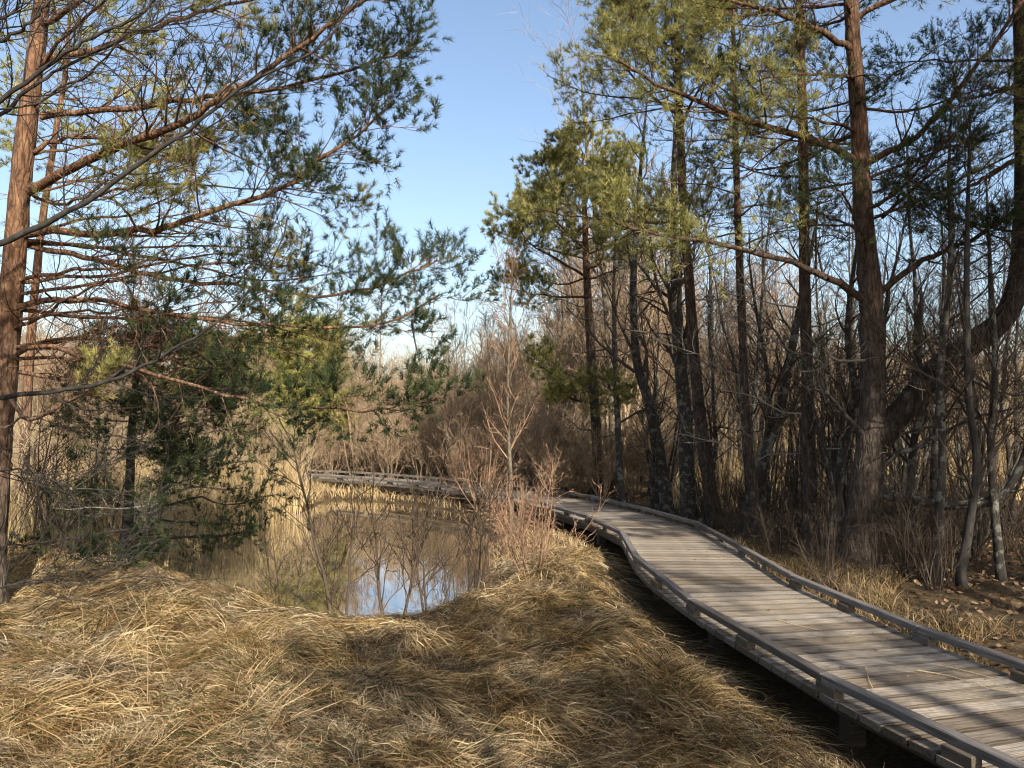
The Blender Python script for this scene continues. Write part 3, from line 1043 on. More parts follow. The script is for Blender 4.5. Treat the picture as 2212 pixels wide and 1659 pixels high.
MBL = [
    ([(1858, 352, 9.5), (1790, 312, 9.4), (1700, 287, 9.2), (1620, 262, 9.0), (1530, 228, 8.8), (1470, 203, 8.6), (1400, 170, 8.5), (1330, 130, 8.4)], 0.055, 0.012, 0.9, 0.5, 26, 'needle'),
    ([(1870, 650, 9.5), (1800, 605, 9.3), (1740, 580, 9.1), (1680, 558, 8.9), (1570, 530, 8.7), (1480, 515, 8.5), (1400, 503, 8.4), (1330, 480, 8.3)], 0.050, 0.012, 0.75, 0.45, 26, 'needle'),
    ([(1875, 350, 9.5), (1930, 320, 9.4), (1990, 285, 9.3), (2060, 205, 9.2), (2130, 115, 9.1), (2212, 0, 9.0)], 0.048, 0.018, 0.8, 0.5, 18, 'needle_shaded'),
    ([(1895, 635, 9.5), (1980, 570, 9.3), (2050, 540, 9.2), (2120, 505, 9.1), (2212, 440, 9.0)], 0.042, 0.016, 0.7, 0.5, 18, 'needle_shaded'),
    ([(1842, 112, 9.5), (1770, 68, 9.4), (1680, 28, 9.2), (1600, 8, 9.0), (1520, -10, 8.9)], 0.045, 0.012, 0.9, 0.4, 20, 'needle'),
    ([(1852, 160, 9.5), (1830, 165, 9.3), (1750, 160, 9.0), (1640, 170, 8.8)], 0.03, 0.010, 0.8, 0.4, 16, 'needle'),
    ([(1850, 40, 9.5), (1900, 10, 9.4), (1980, -20, 9.3), (2060, -60, 9.2)], 0.04, 0.012, 0.8, 0.3, 18, 'needle'),
    ([(1862, 455, 9.5), (1930, 420, 9.0), (2000, 350, 8.6), (2060, 290, 8.3)], 0.028, 0.010, 0.7, 0.4, 16, 'needle_shaded'),
    ([(1905, 470, 9.5), (1960, 420, 9.2), (2020, 370, 9.0), (2080, 330, 8.9)], 0.026, 0.010, 0.7, 0.4, 14, 'needle_shaded'),
    ([(1880, 560, 9.5), (1850, 480, 9.0), (1820, 420, 8.6), (1790, 390, 8.3)], 0.020, 0.008, 0.5, 0.45, 14, 'needle_shaded'),
    ([(1835, -40, 9.5), (1740, -90, 9.3), (1620, -110, 9.0), (1500, -130, 8.8)], 0.045, 0.012, 0.9, 0.3, 20, 'needle'),
    ([(1828, -150, 9.5), (1930, -220, 9.3), (2050, -260, 9.0)], 0.04, 0.012, 0.9, 0.3, 16, 'needle'),
    ([(1822, -260, 9.5), (1720, -330, 9.0), (1600, -360, 8.6)], 0.04, 0.012, 0.9, 0.3, 16, 'needle'),
    ([(1892, 1060, 9.45), (1940, 1078, 9.3), (2000, 1085, 9.2), (2070, 1090, 9.1), (2130, 1085, 9.0), (2175, 1055, 9.0), (2212, 985, 9.0), (2235, 900, 9.0)], 0.062, 0.036, 0.4, 9, 6, 'needle_shaded'),
    ([(1888, 1035, 9.5), (1930, 985, 9.4), (1985, 962, 9.3), (2040, 935, 9.2), (2110, 900, 9.1), (2212, 875, 9.0)], 0.042, 0.010, 0.5, 9, 10, 'needle_shaded'),
    ([(1875, 950, 9.5), (1830, 900, 9.3), (1790, 850, 9.2), (1758, 790, 9.2)], 0.032, 0.014, 0.4, 9, 8, 'needle_shaded'),
    ([(1868, 778, 9.4), (1810, 778, 9.2), (1775, 750, 9.1)], 0.018, 0.010, 0.2, 9, 3, 'needle_shaded'),
    ([(1890, 1110, 9.45), (1940, 1104, 9.3), (1965, 1100, 9.2)], 0.03, 0.025, 0.2, 9, 2, 'needle_shaded'),
    ([(1925, 945, 9.5), (1975, 930, 9.4), (2030, 920, 9.35)], 0.026, 0.010, 0.3, 9, 4, 'needle_shaded'),
    ([(2060, 770, 9.3), (2030, 745, 9.2), (2000, 735, 9.1)], 0.024, 0.012, 0.25, 9, 4, 'needle_shaded'),
    ([(2120, 735, 9.25), (2060, 790, 9.0), (2160, 850, 8.9), (2230, 850, 8.9)], 0.022, 0.008, 0.5, 9, 8, 'needle_shaded'),
    ([(2210, 330, 9.2), (2150, 370, 9.0), (2080, 410, 8.8), (1990, 450, 8.6)], 0.034, 0.012, 0.7, 0.45, 16, 'needle_shaded'),
    ([(2210, 180, 9.2), (2150, 200, 9.0), (2090, 215, 8.8)], 0.03, 0.012, 0.7, 0.4, 14, 'needle_shaded'),
]
for path, r0, r1, l1, tn, m1, nm in MBL:
    pts = np.array([P(*q) for q in path])
    isdead = tn > 2
    limb(pm, m0, rng, pts, r0, r1, M['bark_dark'] if isdead else M['pine_right'], M['twig_dead'] if isdead else M['twig_pine'], M[nm], m1=m1, m2=6 if not isdead else 4, l1=l1, l2=0.32, tn=tn,
         dead=0.8, ln=0.075, nw=0.0058, stations=3, per=10, t0=0.15, flat=0.35, m3=0 if isdead else 1, k=18, sides=8 if r0 > 0.03 else 6)

mt_ = catmull(mp, 60)
for i in range(12):
    f = rng.uniform(0.42, 0.78)
    st = mt_[int(f * 59)]
    az = rng.uniform(-1.3, 4.4)
    L = rng.uniform(1.3, 2.6)
    e0 = rng.uniform(0.0, 0.45)
    d = np.array([math.cos(az), math.sin(az), 0])
    pts = [st] + [st + d * L * q * math.cos(e0) + np.array([0, 0, L * (math.sin(e0) * q + rng.uniform(-0.1, 0.12) * q * q)]) + rng.normal(size=3) * 0.05 for q in (0.33, 0.66, 1.0)]
    limb(pm, m0, rng, np.array(pts), rng.uniform(0.016, 0.03), 0.005, M['pine_right'], M['twig_pine'], M['needle'] if i % 3 else M['needle_shaded'], m1=16, m2=6, l1=0.7, l2=0.3, tn=rng.uniform(0.3, 0.6),
         dead=1.0, ln=0.075, nw=0.0062, stations=3, per=9, t0=0.1, flat=0.3, m3=1, k=12, sides=5)
for i in range(4):
    st = st_c[int(rng.uniform(15, 26))]
    az = rng.uniform(1.2, 4.6)
    L = rng.uniform(1.0, 2.0)
    d = np.array([math.cos(az), math.sin(az), 0])
    pts = [st] + [st + d * L * q + np.array([0, 0, L * 0.35 * q]) + rng.normal(size=3) * 0.05 for q in (0.33, 0.66, 1.0)]
    limb(pm, m0, rng, np.array(pts), 0.02, 0.005, M['pine_right'], M['twig_pine'], M['needle_shaded'], m1=14, m2=6, l1=0.6, l2=0.3, tn=0.4, dead=1.0, ln=0.075, nw=0.0062, stations=3, per=9, t0=0.1, flat=0.3, m3=1, k=12, sides=5)

# --- the pines behind it
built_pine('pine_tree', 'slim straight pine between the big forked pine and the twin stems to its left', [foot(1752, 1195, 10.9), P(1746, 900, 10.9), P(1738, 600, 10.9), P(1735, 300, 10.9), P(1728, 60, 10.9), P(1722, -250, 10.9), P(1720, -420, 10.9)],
           [0.10, 0.085, 0.075, 0.066, 0.055, 0.03, 0.01], M['pine_right'], M['needle_shaded'], 51, 28, 0.42, 0.98, lambda q: 1.9 - 1.2 * q, lambda q: 0.15 + 0.5 * q, dead_n=14, dead_len=1.3)
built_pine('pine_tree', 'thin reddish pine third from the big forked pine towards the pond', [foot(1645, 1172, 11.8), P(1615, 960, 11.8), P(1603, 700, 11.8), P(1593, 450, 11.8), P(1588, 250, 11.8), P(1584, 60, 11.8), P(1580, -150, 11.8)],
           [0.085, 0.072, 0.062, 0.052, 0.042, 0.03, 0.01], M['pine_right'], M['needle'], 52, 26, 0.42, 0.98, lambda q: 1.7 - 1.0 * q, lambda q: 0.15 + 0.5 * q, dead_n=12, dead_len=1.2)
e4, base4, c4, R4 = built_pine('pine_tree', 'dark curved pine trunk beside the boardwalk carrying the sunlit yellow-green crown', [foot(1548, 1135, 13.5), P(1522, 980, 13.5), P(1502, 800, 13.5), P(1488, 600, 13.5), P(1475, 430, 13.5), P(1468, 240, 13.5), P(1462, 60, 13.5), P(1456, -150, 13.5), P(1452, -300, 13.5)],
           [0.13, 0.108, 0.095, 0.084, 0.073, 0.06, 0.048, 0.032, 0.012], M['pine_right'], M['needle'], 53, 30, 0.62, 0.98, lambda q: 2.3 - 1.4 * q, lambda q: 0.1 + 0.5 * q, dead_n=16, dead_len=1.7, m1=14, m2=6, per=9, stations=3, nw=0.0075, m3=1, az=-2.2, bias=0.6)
rng = np.random.default_rng(62)
for path in ([(1470, 250, 13.4), (1410, 210, 12.9), (1350, 150, 12.4), (1290, 90, 12.0)], [(1470, 200, 13.4), (1400, 130, 12.8), (1340, 60, 12.3)], [(1468, 130, 13.4), (1400, 60, 12.6), (1330, 10, 12.0)], [(1470, 280, 13.4), (1500, 210, 12.6), (1540, 150, 12.0)], [(1465, 90, 13.4), (1520, 60, 12.6), (1570, 20, 12.0)], [(1480, 470, 13.4), (1430, 455, 12.6), (1370, 450, 12.0), (1310, 440, 11.6)], [(1482, 500, 13.4), (1510, 470, 12.6), (1540, 450, 12.0)], [(1480, 480, 13.4), (1380, 480, 13.0), (1250, 470, 12.6), (1150, 450, 12.4)]):
    limb(e4, base4, rng, np.array([P(*q) for q in path]), 0.035, 0.008, M['pine_right'], M['twig_pine'], M['needle'], m1=18, m2=7, l1=0.75, l2=0.32, tn=0.25, ln=0.085, nw=0.0075, stations=3, per=10, m3=1, k=10, sides=5)
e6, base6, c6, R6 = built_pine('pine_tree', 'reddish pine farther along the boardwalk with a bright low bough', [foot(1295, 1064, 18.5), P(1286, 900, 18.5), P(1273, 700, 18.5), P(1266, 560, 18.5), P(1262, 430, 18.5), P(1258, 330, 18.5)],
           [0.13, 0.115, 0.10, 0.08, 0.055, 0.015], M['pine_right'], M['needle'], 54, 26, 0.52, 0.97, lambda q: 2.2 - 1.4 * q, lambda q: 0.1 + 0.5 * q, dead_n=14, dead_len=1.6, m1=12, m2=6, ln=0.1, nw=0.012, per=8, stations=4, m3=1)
rng = np.random.default_rng(61)
for path in ([(1285, 850, 18.4), (1240, 835, 17.6), (1200, 810, 17.0), (1165, 790, 16.6)], [(1285, 860, 18.4), (1300, 850, 17.6), (1330, 840, 17.0)], [(1283, 870, 18.4), (1250, 865, 17.6), (1215, 855, 17.1)]):
    limb(e6, base6, rng, np.array([P(*q) for q in path]), 0.03, 0.008, M['pine_right'], M['twig_pine'], M['needle'], m1=14, m2=7, l1=0.7, l2=0.35, tn=0.25, ln=0.1, nw=0.012, stations=4, per=8, m3=1, k=10, sides=5)
for path in ([(1268, 600, 18.4), (1200, 560, 17.4), (1140, 520, 16.6), (1112, 470, 16.2)], [(1270, 640, 18.4), (1180, 640, 17.5), (1090, 620, 16.8)], [(1266, 540, 18.4), (1200, 480, 17.8), (1150, 440, 17.2)]):
    limb(e6, base6, rng, np.array([P(*q) for q in path]), 0.035, 0.008, M['pine_right'], M['twig_pine'], M['needle'], m1=18, m2=7, l1=0.8, l2=0.35, tn=0.4, ln=0.1, nw=0.012, stations=4, per=8, m3=1, k=10, sides=5)

# --- second pine behind the left one
built_pine('pine_tree', 'pale orange pine standing behind the tall left pine', [foot(45, 1105, 13.0), P(62, 800, 13.0), P(82, 560, 13.0), P(100, 420, 13.0), P(118, 300, 13.0), P(138, 180, 13.0), P(150, 40, 13.0), P(160, -120, 13.0)],
           [0.08, 0.068, 0.06, 0.054, 0.047, 0.038, 0.026, 0.01], M['pine_left'], M['needle_yellow'], 55, 24, 0.5, 0.98, lambda q: 2.3 - 1.5 * q, lambda q: 0.05 + 0.5 * q, dead_n=8, dead_len=1.2, m1=10, m2=5, ln=0.09, nw=0.010)

# --- small dark pine on the left bank
rng = np.random.default_rng(71)
q0 = foot(265, 1235, 9.9)
qs = empty('pine_tree', q0, 'low dark green double-stemmed pine leaning out over the left bank of the pond', 'tree', 'pines near the pond')
_, c1, R1 = trunk_mesh(qs, q0, [q0, P(278, 1100, 9.9), P(283, 960, 9.9), P(290, 860, 9.9), P(302, 770, 9.9), P(308, 720, 9.9)], [0.075, 0.06, 0.052, 0.042, 0.028, 0.008], M['bark_grey'], 22, 9, rng)
_, c2, R2 = trunk_mesh(qs, q0, [foot(300, 1225, 9.7), P(335, 1120, 9.7), P(362, 1020, 9.7), P(378, 920, 9.8), P(392, 820, 9.9), P(400, 760, 9.9)], [0.08, 0.066, 0.055, 0.045, 0.03, 0.008], M['pine_left'], 22, 9, rng)
for c_, R_, n_, az, ln_ in ((c1, R1, 20, -1.2, 0.95), (c2, R2, 42, -0.25, 1.4)):
    for pts_, r_, f in auto_limbs(rng, c_, R_, n_, 0.08 if n_ > 30 else 0.35, 0.97, lambda q: ln_ * (1.15 - 0.72 * q), lambda q: -0.1 + 0.5 * q, az=az, bias=0.62):
        limb(qs, q0, rng, pts_, min(r_, 0.02), 0.004, M['bark_grey'], M['twig_dead'], M['needle_shaded'], m1=11, m2=6, l1=0.42, l2=0.2, tn=0.35, ln=0.065, nw=0.007, stations=3, per=9, k=9, sides=5, flat=0.4)

# --- yellow-green pines across the pond
for i, (px, Y, top, half, seed, lab) in enumerate(((672, 24.0, 716, 1.5, 81, 'bushy bright yellow-green pine across the pond'), (545, 27.0, 748, 1.2, 82, 'duller yellow-green pine behind the small dark pine'), (610, 29.0, 735, 1.3, 83, 'yellow-green pine half hidden behind the bright bushy one'))):
    f_ = foot(px, 1040, Y)
    t_ = P(px - 6, top, Y)
    built_pine('pine_tree', lab, [f_, f_ * 0.66 + t_ * 0.34, f_ * 0.33 + t_ * 0.67, t_], [0.11, 0.08, 0.05, 0.012], M['bark_grey'], M['needle_yellow'], seed, 54, 0.2, 0.98,
               lambda q: half * (1.05 - 0.65 * q ** 1.6), lambda q: 0.1 + 0.5 * q, group='yellow-green pines across the pond', dead_n=0, m1=10, m2=5, ln=0.13, nw=0.018, stations=3, per=9, l1=0.55, l2=0.3, tn=0.2)

# ------------------------------------------------------------------ bare trees and shrubs
def bare(rng, height, r0, stems, spread, m1, m2, m3, l1, l2, l3, k=12, lean=0.15, up=0.06, wr=0.003, t1=0.25, trunk_sides=7):
    """a bare tree or shrub at the origin: (trunk mesh builder, crown mesh builder)"""
    tb, cb = MB(), MB()
    mains, Rs = [], []
    for i in range(stems):
        az = rng.uniform(0, 6.283)
        tilt = rng.uniform(0, spread)
        d = np.array([math.cos(az) * math.sin(tilt), math.sin(az) * math.sin(tilt), math.cos(tilt)])
        hh = height * rng.uniform(0.7, 1.05) if stems > 1 else height
        p = [np.array([math.cos(az), math.sin(az), 0]) * (0.08 if stems > 1 else 0) + np.array([0, 0, -0.06])]
        bend = rng.normal(size=3) * lean * 0.35
        for _ in range(k - 1):
            d = norm(d + rng.normal(size=3) * lean * 0.5 + bend * 0.3 + np.array([0, 0, up]))
            p.append(p[-1] + d * hh / (k - 1))
        mains.append(np.array(p))
        Rs.append(r0 * rng.uniform(0.7, 1.1) * np.linspace(1, 0.12, k) ** 0.9)
    mains, Rs = np.array(mains), np.array(Rs)
    tubes(tb, mains, Rs, trunk_sides, 0.5)
    A, RA, tA = grow(rng, mains, Rs, m1, t1, 0.98, 0.45, 0.95, lambda t, pl: l1 * height * (1.2 - 0.75 * t), 6, up, 0.12, 0.42, wr * 1.5)
    tubes(cb, A, RA, 3, rng.uniform(0, 1, len(A)), rng)
    B2, RB, _ = grow(rng, A, RA, m2, 0.2, 1.0, 0.4, 0.9, lambda t, pl: l2 * pl * (1.1 - 0.5 * t), 5, up * 0.7, 0.13, 0.6, wr)
    tubes(cb, B2, RB, 2, rng.uniform(0, 1, len(B2)), rng)
    if m3:
        C3, RC, _ = grow(rng, B2, RB, m3, 0.2, 1.0, 0.4, 0.9, lambda t, pl: l3 * pl, 4, up * 0.5, 0.14, 0.7, wr * 0.8)
        tubes(cb, C3, RC, 2, rng.uniform(0, 1, len(C3)), rng)
    return tb, cb


def proto_set(seed, n, bark, twig, **kw):
    rng = np.random.default_rng(seed)
    out = []
    for _ in range(n):
        tb, cb = bare(rng, **kw)
        out.append((tb.mesh('trunk', bark), cb.mesh('crown', twig)))
    return out


def place(name, protos, i, x, y, rz, sc, label, cat, group, z=None):
    e = empty(name, (x, y, float(H(x, y)) - 0.02 if z is None else z), label, cat, group)
    e.rotation_euler = (0, 0, rz)
    e.scale = (sc, sc, sc)
    for nm, me in zip(('trunk' if cat == 'tree' else 'stems', 'crown' if cat == 'tree' else 'twigs'), protos[i % len(protos)]):
        o = bpy.data.objects.new(nm, me)
        COL.objects.link(o)
        o.parent = e
    return e


young = proto_set(101, 5, M['bark_dark'], M['twig_dark'], height=4.6, r0=0.055, stems=1, spread=0.12, m1=24, m2=8, m3=5, l1=0.26, l2=0.5, l3=0.55, lean=0.14)
tall = proto_set(102, 4, M['bark_dark'], M['twig_dark'], height=7.5, r0=0.08, stems=1, spread=0.08, m1=26, m2=8, m3=5, l1=0.2, l2=0.5, l3=0.5, lean=0.10, k=16)
clump = proto_set(103, 4, M['bark_dark'], M['twig_dark'], height=3.2, r0=0.035, stems=5, spread=0.35, m1=8, m2=6, m3=3, l1=0.25, l2=0.5, l3=0.5, lean=0.16)
brush = proto_set(104, 4, M['twig_dark'], M['twig_dark'], height=1.7, r0=0.014, stems=12, spread=0.65, m1=6, m2=4, m3=2, l1=0.3, l2=0.5, l3=0.5, k=8, lean=0.2)
pink = proto_set(105, 5, M['twig_pink'], M['twig_pink'], height=4.8, r0=0.026, stems=7, spread=0.3, m1=12, m2=7, m3=4, l1=0.26, l2=0.5, l3=0.55, lean=0.10, up=0.10, wr=0.0055)
tan = proto_set(106, 4, M['twig_tan'], M['twig_tan'], height=3.3, r0=0.022, stems=10, spread=0.4, m1=9, m2=6, m3=3, l1=0.26, l2=0.5, l3=0.5, lean=0.15, wr=0.005)
red = proto_set(107, 3, M['twig_red'], M['twig_red'], height=1.8, r0=0.013, stems=18, spread=0.8, m1=7, m2=4, m3=2, l1=0.28, l2=0.45, l3=0.5, k=9, lean=0.10, up=0.03, wr=0.0035)
sapl = proto_set(108, 5, M['twig_dark'], M['twig_dark'], height=2.1, r0=0.022, stems=3, spread=0.3, m1=10, m2=6, m3=2, l1=0.36, l2=0.5, l3=0.5, k=10, lean=0.10, up=0.05, wr=0.0042, t1=0.15)
under = proto_set(110, 3, M['twig_pink'], M['twig_pink'], height=2.0, r0=0.014, stems=16, spread=0.7, m1=8, m2=6, m3=3, l1=0.3, l2=0.5, l3=0.5, k=8, lean=0.14, wr=0.0055, trunk_sides=4)
palet = proto_set(109, 3, M['bark_pale'], M['twig_red'], height=5.2, r0=0.042, stems=1, spread=0.05, m1=36, m2=7, m3=3, l1=0.19, l2=0.45, l3=0.5, k=14, lean=0.05, up=0.10, wr=0.0045, t1=0.25)


def frustum_ok(x, y, m=0.66):
    return abs(x) < m * y + 0.5


prng = np.random.default_rng(200)


def scatter(n, xr, yr, mind, ok):
    out = []
    tries = 0
    while len(out) < n and tries < n * 60:
        tries += 1
        x, y = prng.uniform(*xr), prng.uniform(*yr)
        if not frustum_ok(x, y) or pond_sd(np.array([x]), np.array([y]))[0] < 0.25 or dist_walk(np.array([x]), np.array([y]))[0] < 1.15 or not ok(x, y):
            continue
        if any((x - a) ** 2 + (y - b) ** 2 < mind * mind for a, b in out):
            continue
        out.append((x, y))
    return out


def right_of_walk(x, y):
    i = np.argmin((_dense[:, 0] - x) ** 2 + (_dense[:, 1] - y) ** 2)
    d = _dense[min(i + 1, 1199)] - _dense[max(i - 1, 0)]
    return d[0] * (y - _dense[i, 1]) - d[1] * (x - _dense[i, 0]) < 0


# right-hand thicket
for i, (x, y) in enumerate(scatter(34, (2.6, 14), (10.6, 19), 0.9, right_of_walk)):
    place('young_tree', young, i, x, y, prng.uniform(0, 6.28), prng.uniform(0.7, 1.2), 'slender bare young tree in the shaded thicket right of the boardwalk', 'tree', 'bare young trees in the right-hand thicket')
for i, (x, y) in enumerate(scatter(20, (3.0, 22), (11.5, 30), 1.2, right_of_walk)):
    place('bare_tree', tall, i, x, y, prng.uniform(0, 6.28), prng.uniform(0.75, 1.15), 'tall thin bare tree rising out of the right-hand thicket', 'tree', 'tall bare trees in the right-hand thicket')
for i, (x, y) in enumerate(scatter(20, (2.0, 12), (10.6, 16), 0.8, right_of_walk)):
    place('bare_shrub', clump, i, x, y, prng.uniform(0, 6.28), prng.uniform(0.7, 1.15), 'many-stemmed bare shrub in the shaded thicket right of the boardwalk', 'shrub', 'many-stemmed shrubs in the right-hand thicket')
for i, (x, y) in enumerate(scatter(60, (2.5, 14), (8.4, 15), 0.5, right_of_walk)):
    place('low_brush', brush, i, x, y, prng.uniform(0, 6.28), prng.uniform(0.4, 0.85), 'low tangle of bare brushwood at the foot of the right-hand trees', 'shrub', 'low brush under the right-hand trees')
for i, (x, y) in enumerate(scatter(90, (3, 36), (19, 50), 1.2, lambda a, b: right_of_walk(a, b) and a > 0.12 * b)):
    place('sunlit_shrub', tan, i, x, y, prng.uniform(0, 6.28), prng.uniform(0.8, 1.3), 'sunlit tan shrub in the open ground behind the right-hand trees', 'shrub', 'sunlit shrubs behind the right-hand trees')
# wood across the pond
for i, (x, y) in enumerate(scatter(90, (-11, 8), (20.5, 44), 0.75, lambda a, b: right_of_walk(a, b))):
    place('bare_tree', pink, i, x, y, prng.uniform(0, 6.28), prng.uniform(0.6, 1.1) * (1 + 0.75 * float(smooth01(-0.08, 0.12, x / y))), 'tan-brown bare tree in the sunlit wood across the pond', 'tree', 'bare trees of the wood across the pond')
for i, (x, y) in enumerate(scatter(46, (-9, 4), (17.5, 27), 0.7, lambda a, b: right_of_walk(a, b) and dist_walk(np.array([a]), np.array([b]))[0] < 3.5)):
    place('low_shrub', under, i, x, y, prng.uniform(0, 6.28), prng.uniform(0.7, 1.25), 'low brown shrub crowding the far side of the boardwalk across the pond', 'shrub', 'low shrubs along the far boardwalk')
# left bank thicket
for i, (x, y) in enumerate(scatter(60, (-18, -3.2), (12.5, 30), 0.8, lambda a, b: (not right_of_walk(a, b) or b > 22) and a < -0.25 * b)):
    place('bank_shrub', tan, i, x, y, prng.uniform(0, 6.28), prng.uniform(0.45, 0.7) + 0.35 * float(smooth01(17, 24, y)), 'tan bare shrub in the thicket on the left bank', 'shrub', 'bare shrubs on the left bank')

for i, (x, y) in enumerate(scatter(42, (-24, -5.5), (21, 36), 1.1, lambda a, b: a < -0.24 * b)):
    place('bare_tree', pink, i, x, y, prng.uniform(0, 6.28), prng.uniform(0.8, 1.25), 'tan-brown bare tree rising behind the thicket on the left bank', 'tree', 'bare trees behind the left bank')

# named trees and shrubs
def one(name, protos, i, px, py, Y, sc, rz, label, cat, group=None):
    f_ = foot(px, py, Y)
    return place(name, protos, i, f_[0], f_[1], rz, sc, label, cat, group)


one('birch_tree', palet, 0, 1106, 1140, 13.2, 0.92, 0.4, 'slender pale-barked birch between the pond and the boardwalk', 'tree')
one('birch_tree', palet, 1, 822, 1060, 26.0, 1.15, 2.0, 'thin white-stemmed birch in front of the wood across the pond', 'tree')
one('bank_shrub', red, 0, 1150, 1260, 9.2, 0.85, 0.3, 'sunlit reddish many-stemmed shrub on the bank beside the boardwalk', 'shrub')
one('bank_shrub', red, 1, 1100, 1180, 11.6, 0.65, 1.7, 'reddish shrub on the pond edge behind the sunlit one', 'shrub')
one('bank_shrub', red, 2, 1040, 1110, 16.5, 1.1, 2.9, 'purplish shrub overhanging the far right corner of the pond', 'shrub')
one('bank_shrub', red, 0, 985, 1085, 18.4, 0.8, 2.2, 'reddish shrub half hiding the far stretch of boardwalk', 'shrub')
SAP = [(738, 1345, 7.85, 1.0, 'taller dark two-stemmed sapling at the water edge'), (845, 1340, 7.9, 0.95, 'dark sapling right of the tall two-stemmed one at the water edge'),
       (935, 1325, 8.05, 0.72, 'short twiggy sapling at the water edge'), (1010, 1305, 8.3, 0.8, 'slanting thin-stemmed sapling nearest the reddish shrub'), (610, 1342, 7.85, 0.6, 'smallest bare sapling at the left of the near shore')]
for i, (px, py, Y, sc, lab) in enumerate(SAP):
    one('sapling', sapl, i, px, py, Y, sc, i * 1.3, lab, 'sapling', 'bare saplings along the near shore')
for i, (px, py, Y, sc, lab) in enumerate(((150, 1215, 10.3, 0.95, 'thin bare sapling on the grassy left bank'), (118, 1235, 9.8, 0.9, 'thin bare sapling left of its neighbours on the grassy bank'), (60, 1200, 10.6, 1.0, 'leftmost thin sapling on the grassy bank'), (205, 1200, 10.7, 0.9, 'thin sapling nearest the small dark pine'))):
    one('sapling', sapl, i + 1, px, py, Y, sc, i * 2.1 + 0.5, lab, 'sapling', 'bare saplings on the left bank')


def trunk_tree(label, path, radii, bark, twig, seed, m1=18, name='bare_tree', group=None):
    rng = np.random.default_rng(seed)
    pts = [np.asarray(p, float) for p in path]
    e = empty(name, pts[0], label, 'tree', group)
    _, c, R = trunk_mesh(e, pts[0], pts, radii, bark, 26, 9, rng, 0.3)
    hgt = c[-1, 2] - c[0, 2]
    mb = MB()
    A, RA, _ = grow(rng, c[None], R[None], m1, 0.3, 0.98, 0.5, 1.0, lambda t, pl: 0.24 * hgt * (1.2 - 0.7 * t), 7, 0.07, 0.12, 0.4, 0.006)
    tubes(mb, A, RA, 4, rng.uniform(0, 1, len(A)), rng)
    B2, RB, _ = grow(rng, A, RA, 8, 0.2, 1.0, 0.4, 0.9, lambda t, pl: 0.5 * pl, 5, 0.04, 0.13, 0.6, 0.0035)
    tubes(mb, B2, RB, 2, rng.uniform(0, 1, len(B2)), rng)
    C3, RC, _ = grow(rng, B2, RB, 5, 0.2, 1.0, 0.4, 0.9, lambda t, pl: 0.45 * pl, 3, 0.03, 0.14, 0.7, 0.0028)
    tubes(mb, C3, RC, 2, rng.uniform(0, 1, len(C3)), rng)
    mb.build('crown', twig, e, pts[0])
    return e


TT = [
    ('dark lichen-flecked trunk leaning left just behind the curved pine', [(1442, 1095, 15.4), (1428, 1000, 15.4), (1402, 870, 15.4), (1376, 780, 15.4), (1368, 640, 15.4), (1375, 480, 15.4), (1390, 300, 15.4), (1400, 200, 15.4)], [0.13, 0.11, 0.10, 0.085, 0.07, 0.05, 0.03, 0.01], 'bark_dark'),
    ('stout mottled birch trunk standing close left of the curved pine', [(1488, 1115, 14.6), (1480, 900, 14.6), (1466, 750, 14.6), (1460, 600, 14.6), (1456, 400, 14.6), (1460, 200, 14.6)], [0.14, 0.125, 0.11, 0.095, 0.065, 0.015], 'bark_dark'),
    ('thin dark trunk beside the reddish far pine', [(1342, 1078, 17.2), (1336, 950, 17.2), (1330, 800, 17.2), (1326, 640, 17.2), (1330, 480, 17.2)], [0.08, 0.07, 0.06, 0.04, 0.012], 'bark_dark'),
    ('pale-flecked slim trunk right of the second stem', [(2018, 1300, 8.8), (2030, 1100, 8.8), (2036, 960, 8.8), (2030, 820, 8.8), (2048, 640, 8.8), (2055, 520, 8.8), (2050, 380, 8.8), (2056, 200, 8.8)], [0.055, 0.048, 0.042, 0.038, 0.034, 0.03, 0.022, 0.008], 'bark_dark'),
    ('forked pale-barked trunk at the right edge of the thicket', [(2085, 1320, 8.6), (2075, 1240, 8.6), (2092, 1150, 8.6), (2110, 1000, 8.6), (2092, 850, 8.6), (2088, 600, 8.6), (2092, 400, 8.6), (2096, 250, 8.6)], [0.055, 0.05, 0.045, 0.04, 0.036, 0.03, 0.02, 0.008], 'bark_grey'),
    ('dark trunk leaning right behind the big forked pine', [(1790, 1210, 10.6), (1805, 1080, 10.6), (1825, 960, 10.6), (1850, 860, 10.7), (1830, 720, 10.8), (1850, 540, 10.8), (1870, 400, 10.8)], [0.075, 0.065, 0.055, 0.05, 0.04, 0.025, 0.008], 'bark_dark'),
    ('slanting dark trunk between the slim pines', [(1600, 1150, 12.6), (1640, 1020, 12.6), (1680, 900, 12.7), (1705, 780, 12.8), (1740, 600, 12.9), (1770, 450, 13.0)], [0.10, 0.09, 0.08, 0.07, 0.045, 0.012], 'bark_dark'),
    ('dark thin trunk low behind the sweeping second stem', [(1960, 1270, 9.6), (1965, 1080, 9.6), (1975, 950, 9.6), (1990, 880, 9.6), (1985, 760, 9.6), (1990, 620, 9.6)], [0.055, 0.05, 0.045, 0.04, 0.03, 0.01], 'bark_dark'),
    ('slender trunk at the far right edge beside the rising limb', [(2165, 1290, 8.9), (2150, 1120, 8.9), (2140, 960, 8.9), (2150, 800, 8.9), (2140, 600, 8.9), (2130, 380, 8.9)], [0.05, 0.045, 0.04, 0.034, 0.024, 0.008], 'bark_dark'),
    ('pale birch rising thin above the wood left of the yellow crown', [(1330, 1050, 20.0), (1320, 800, 20.0), (1300, 560, 20.0), (1275, 380, 20.0), (1262, 250, 20.0), (1250, 90, 20.0)], [0.11, 0.10, 0.08, 0.055, 0.035, 0.01], 'bark_pale'),
]
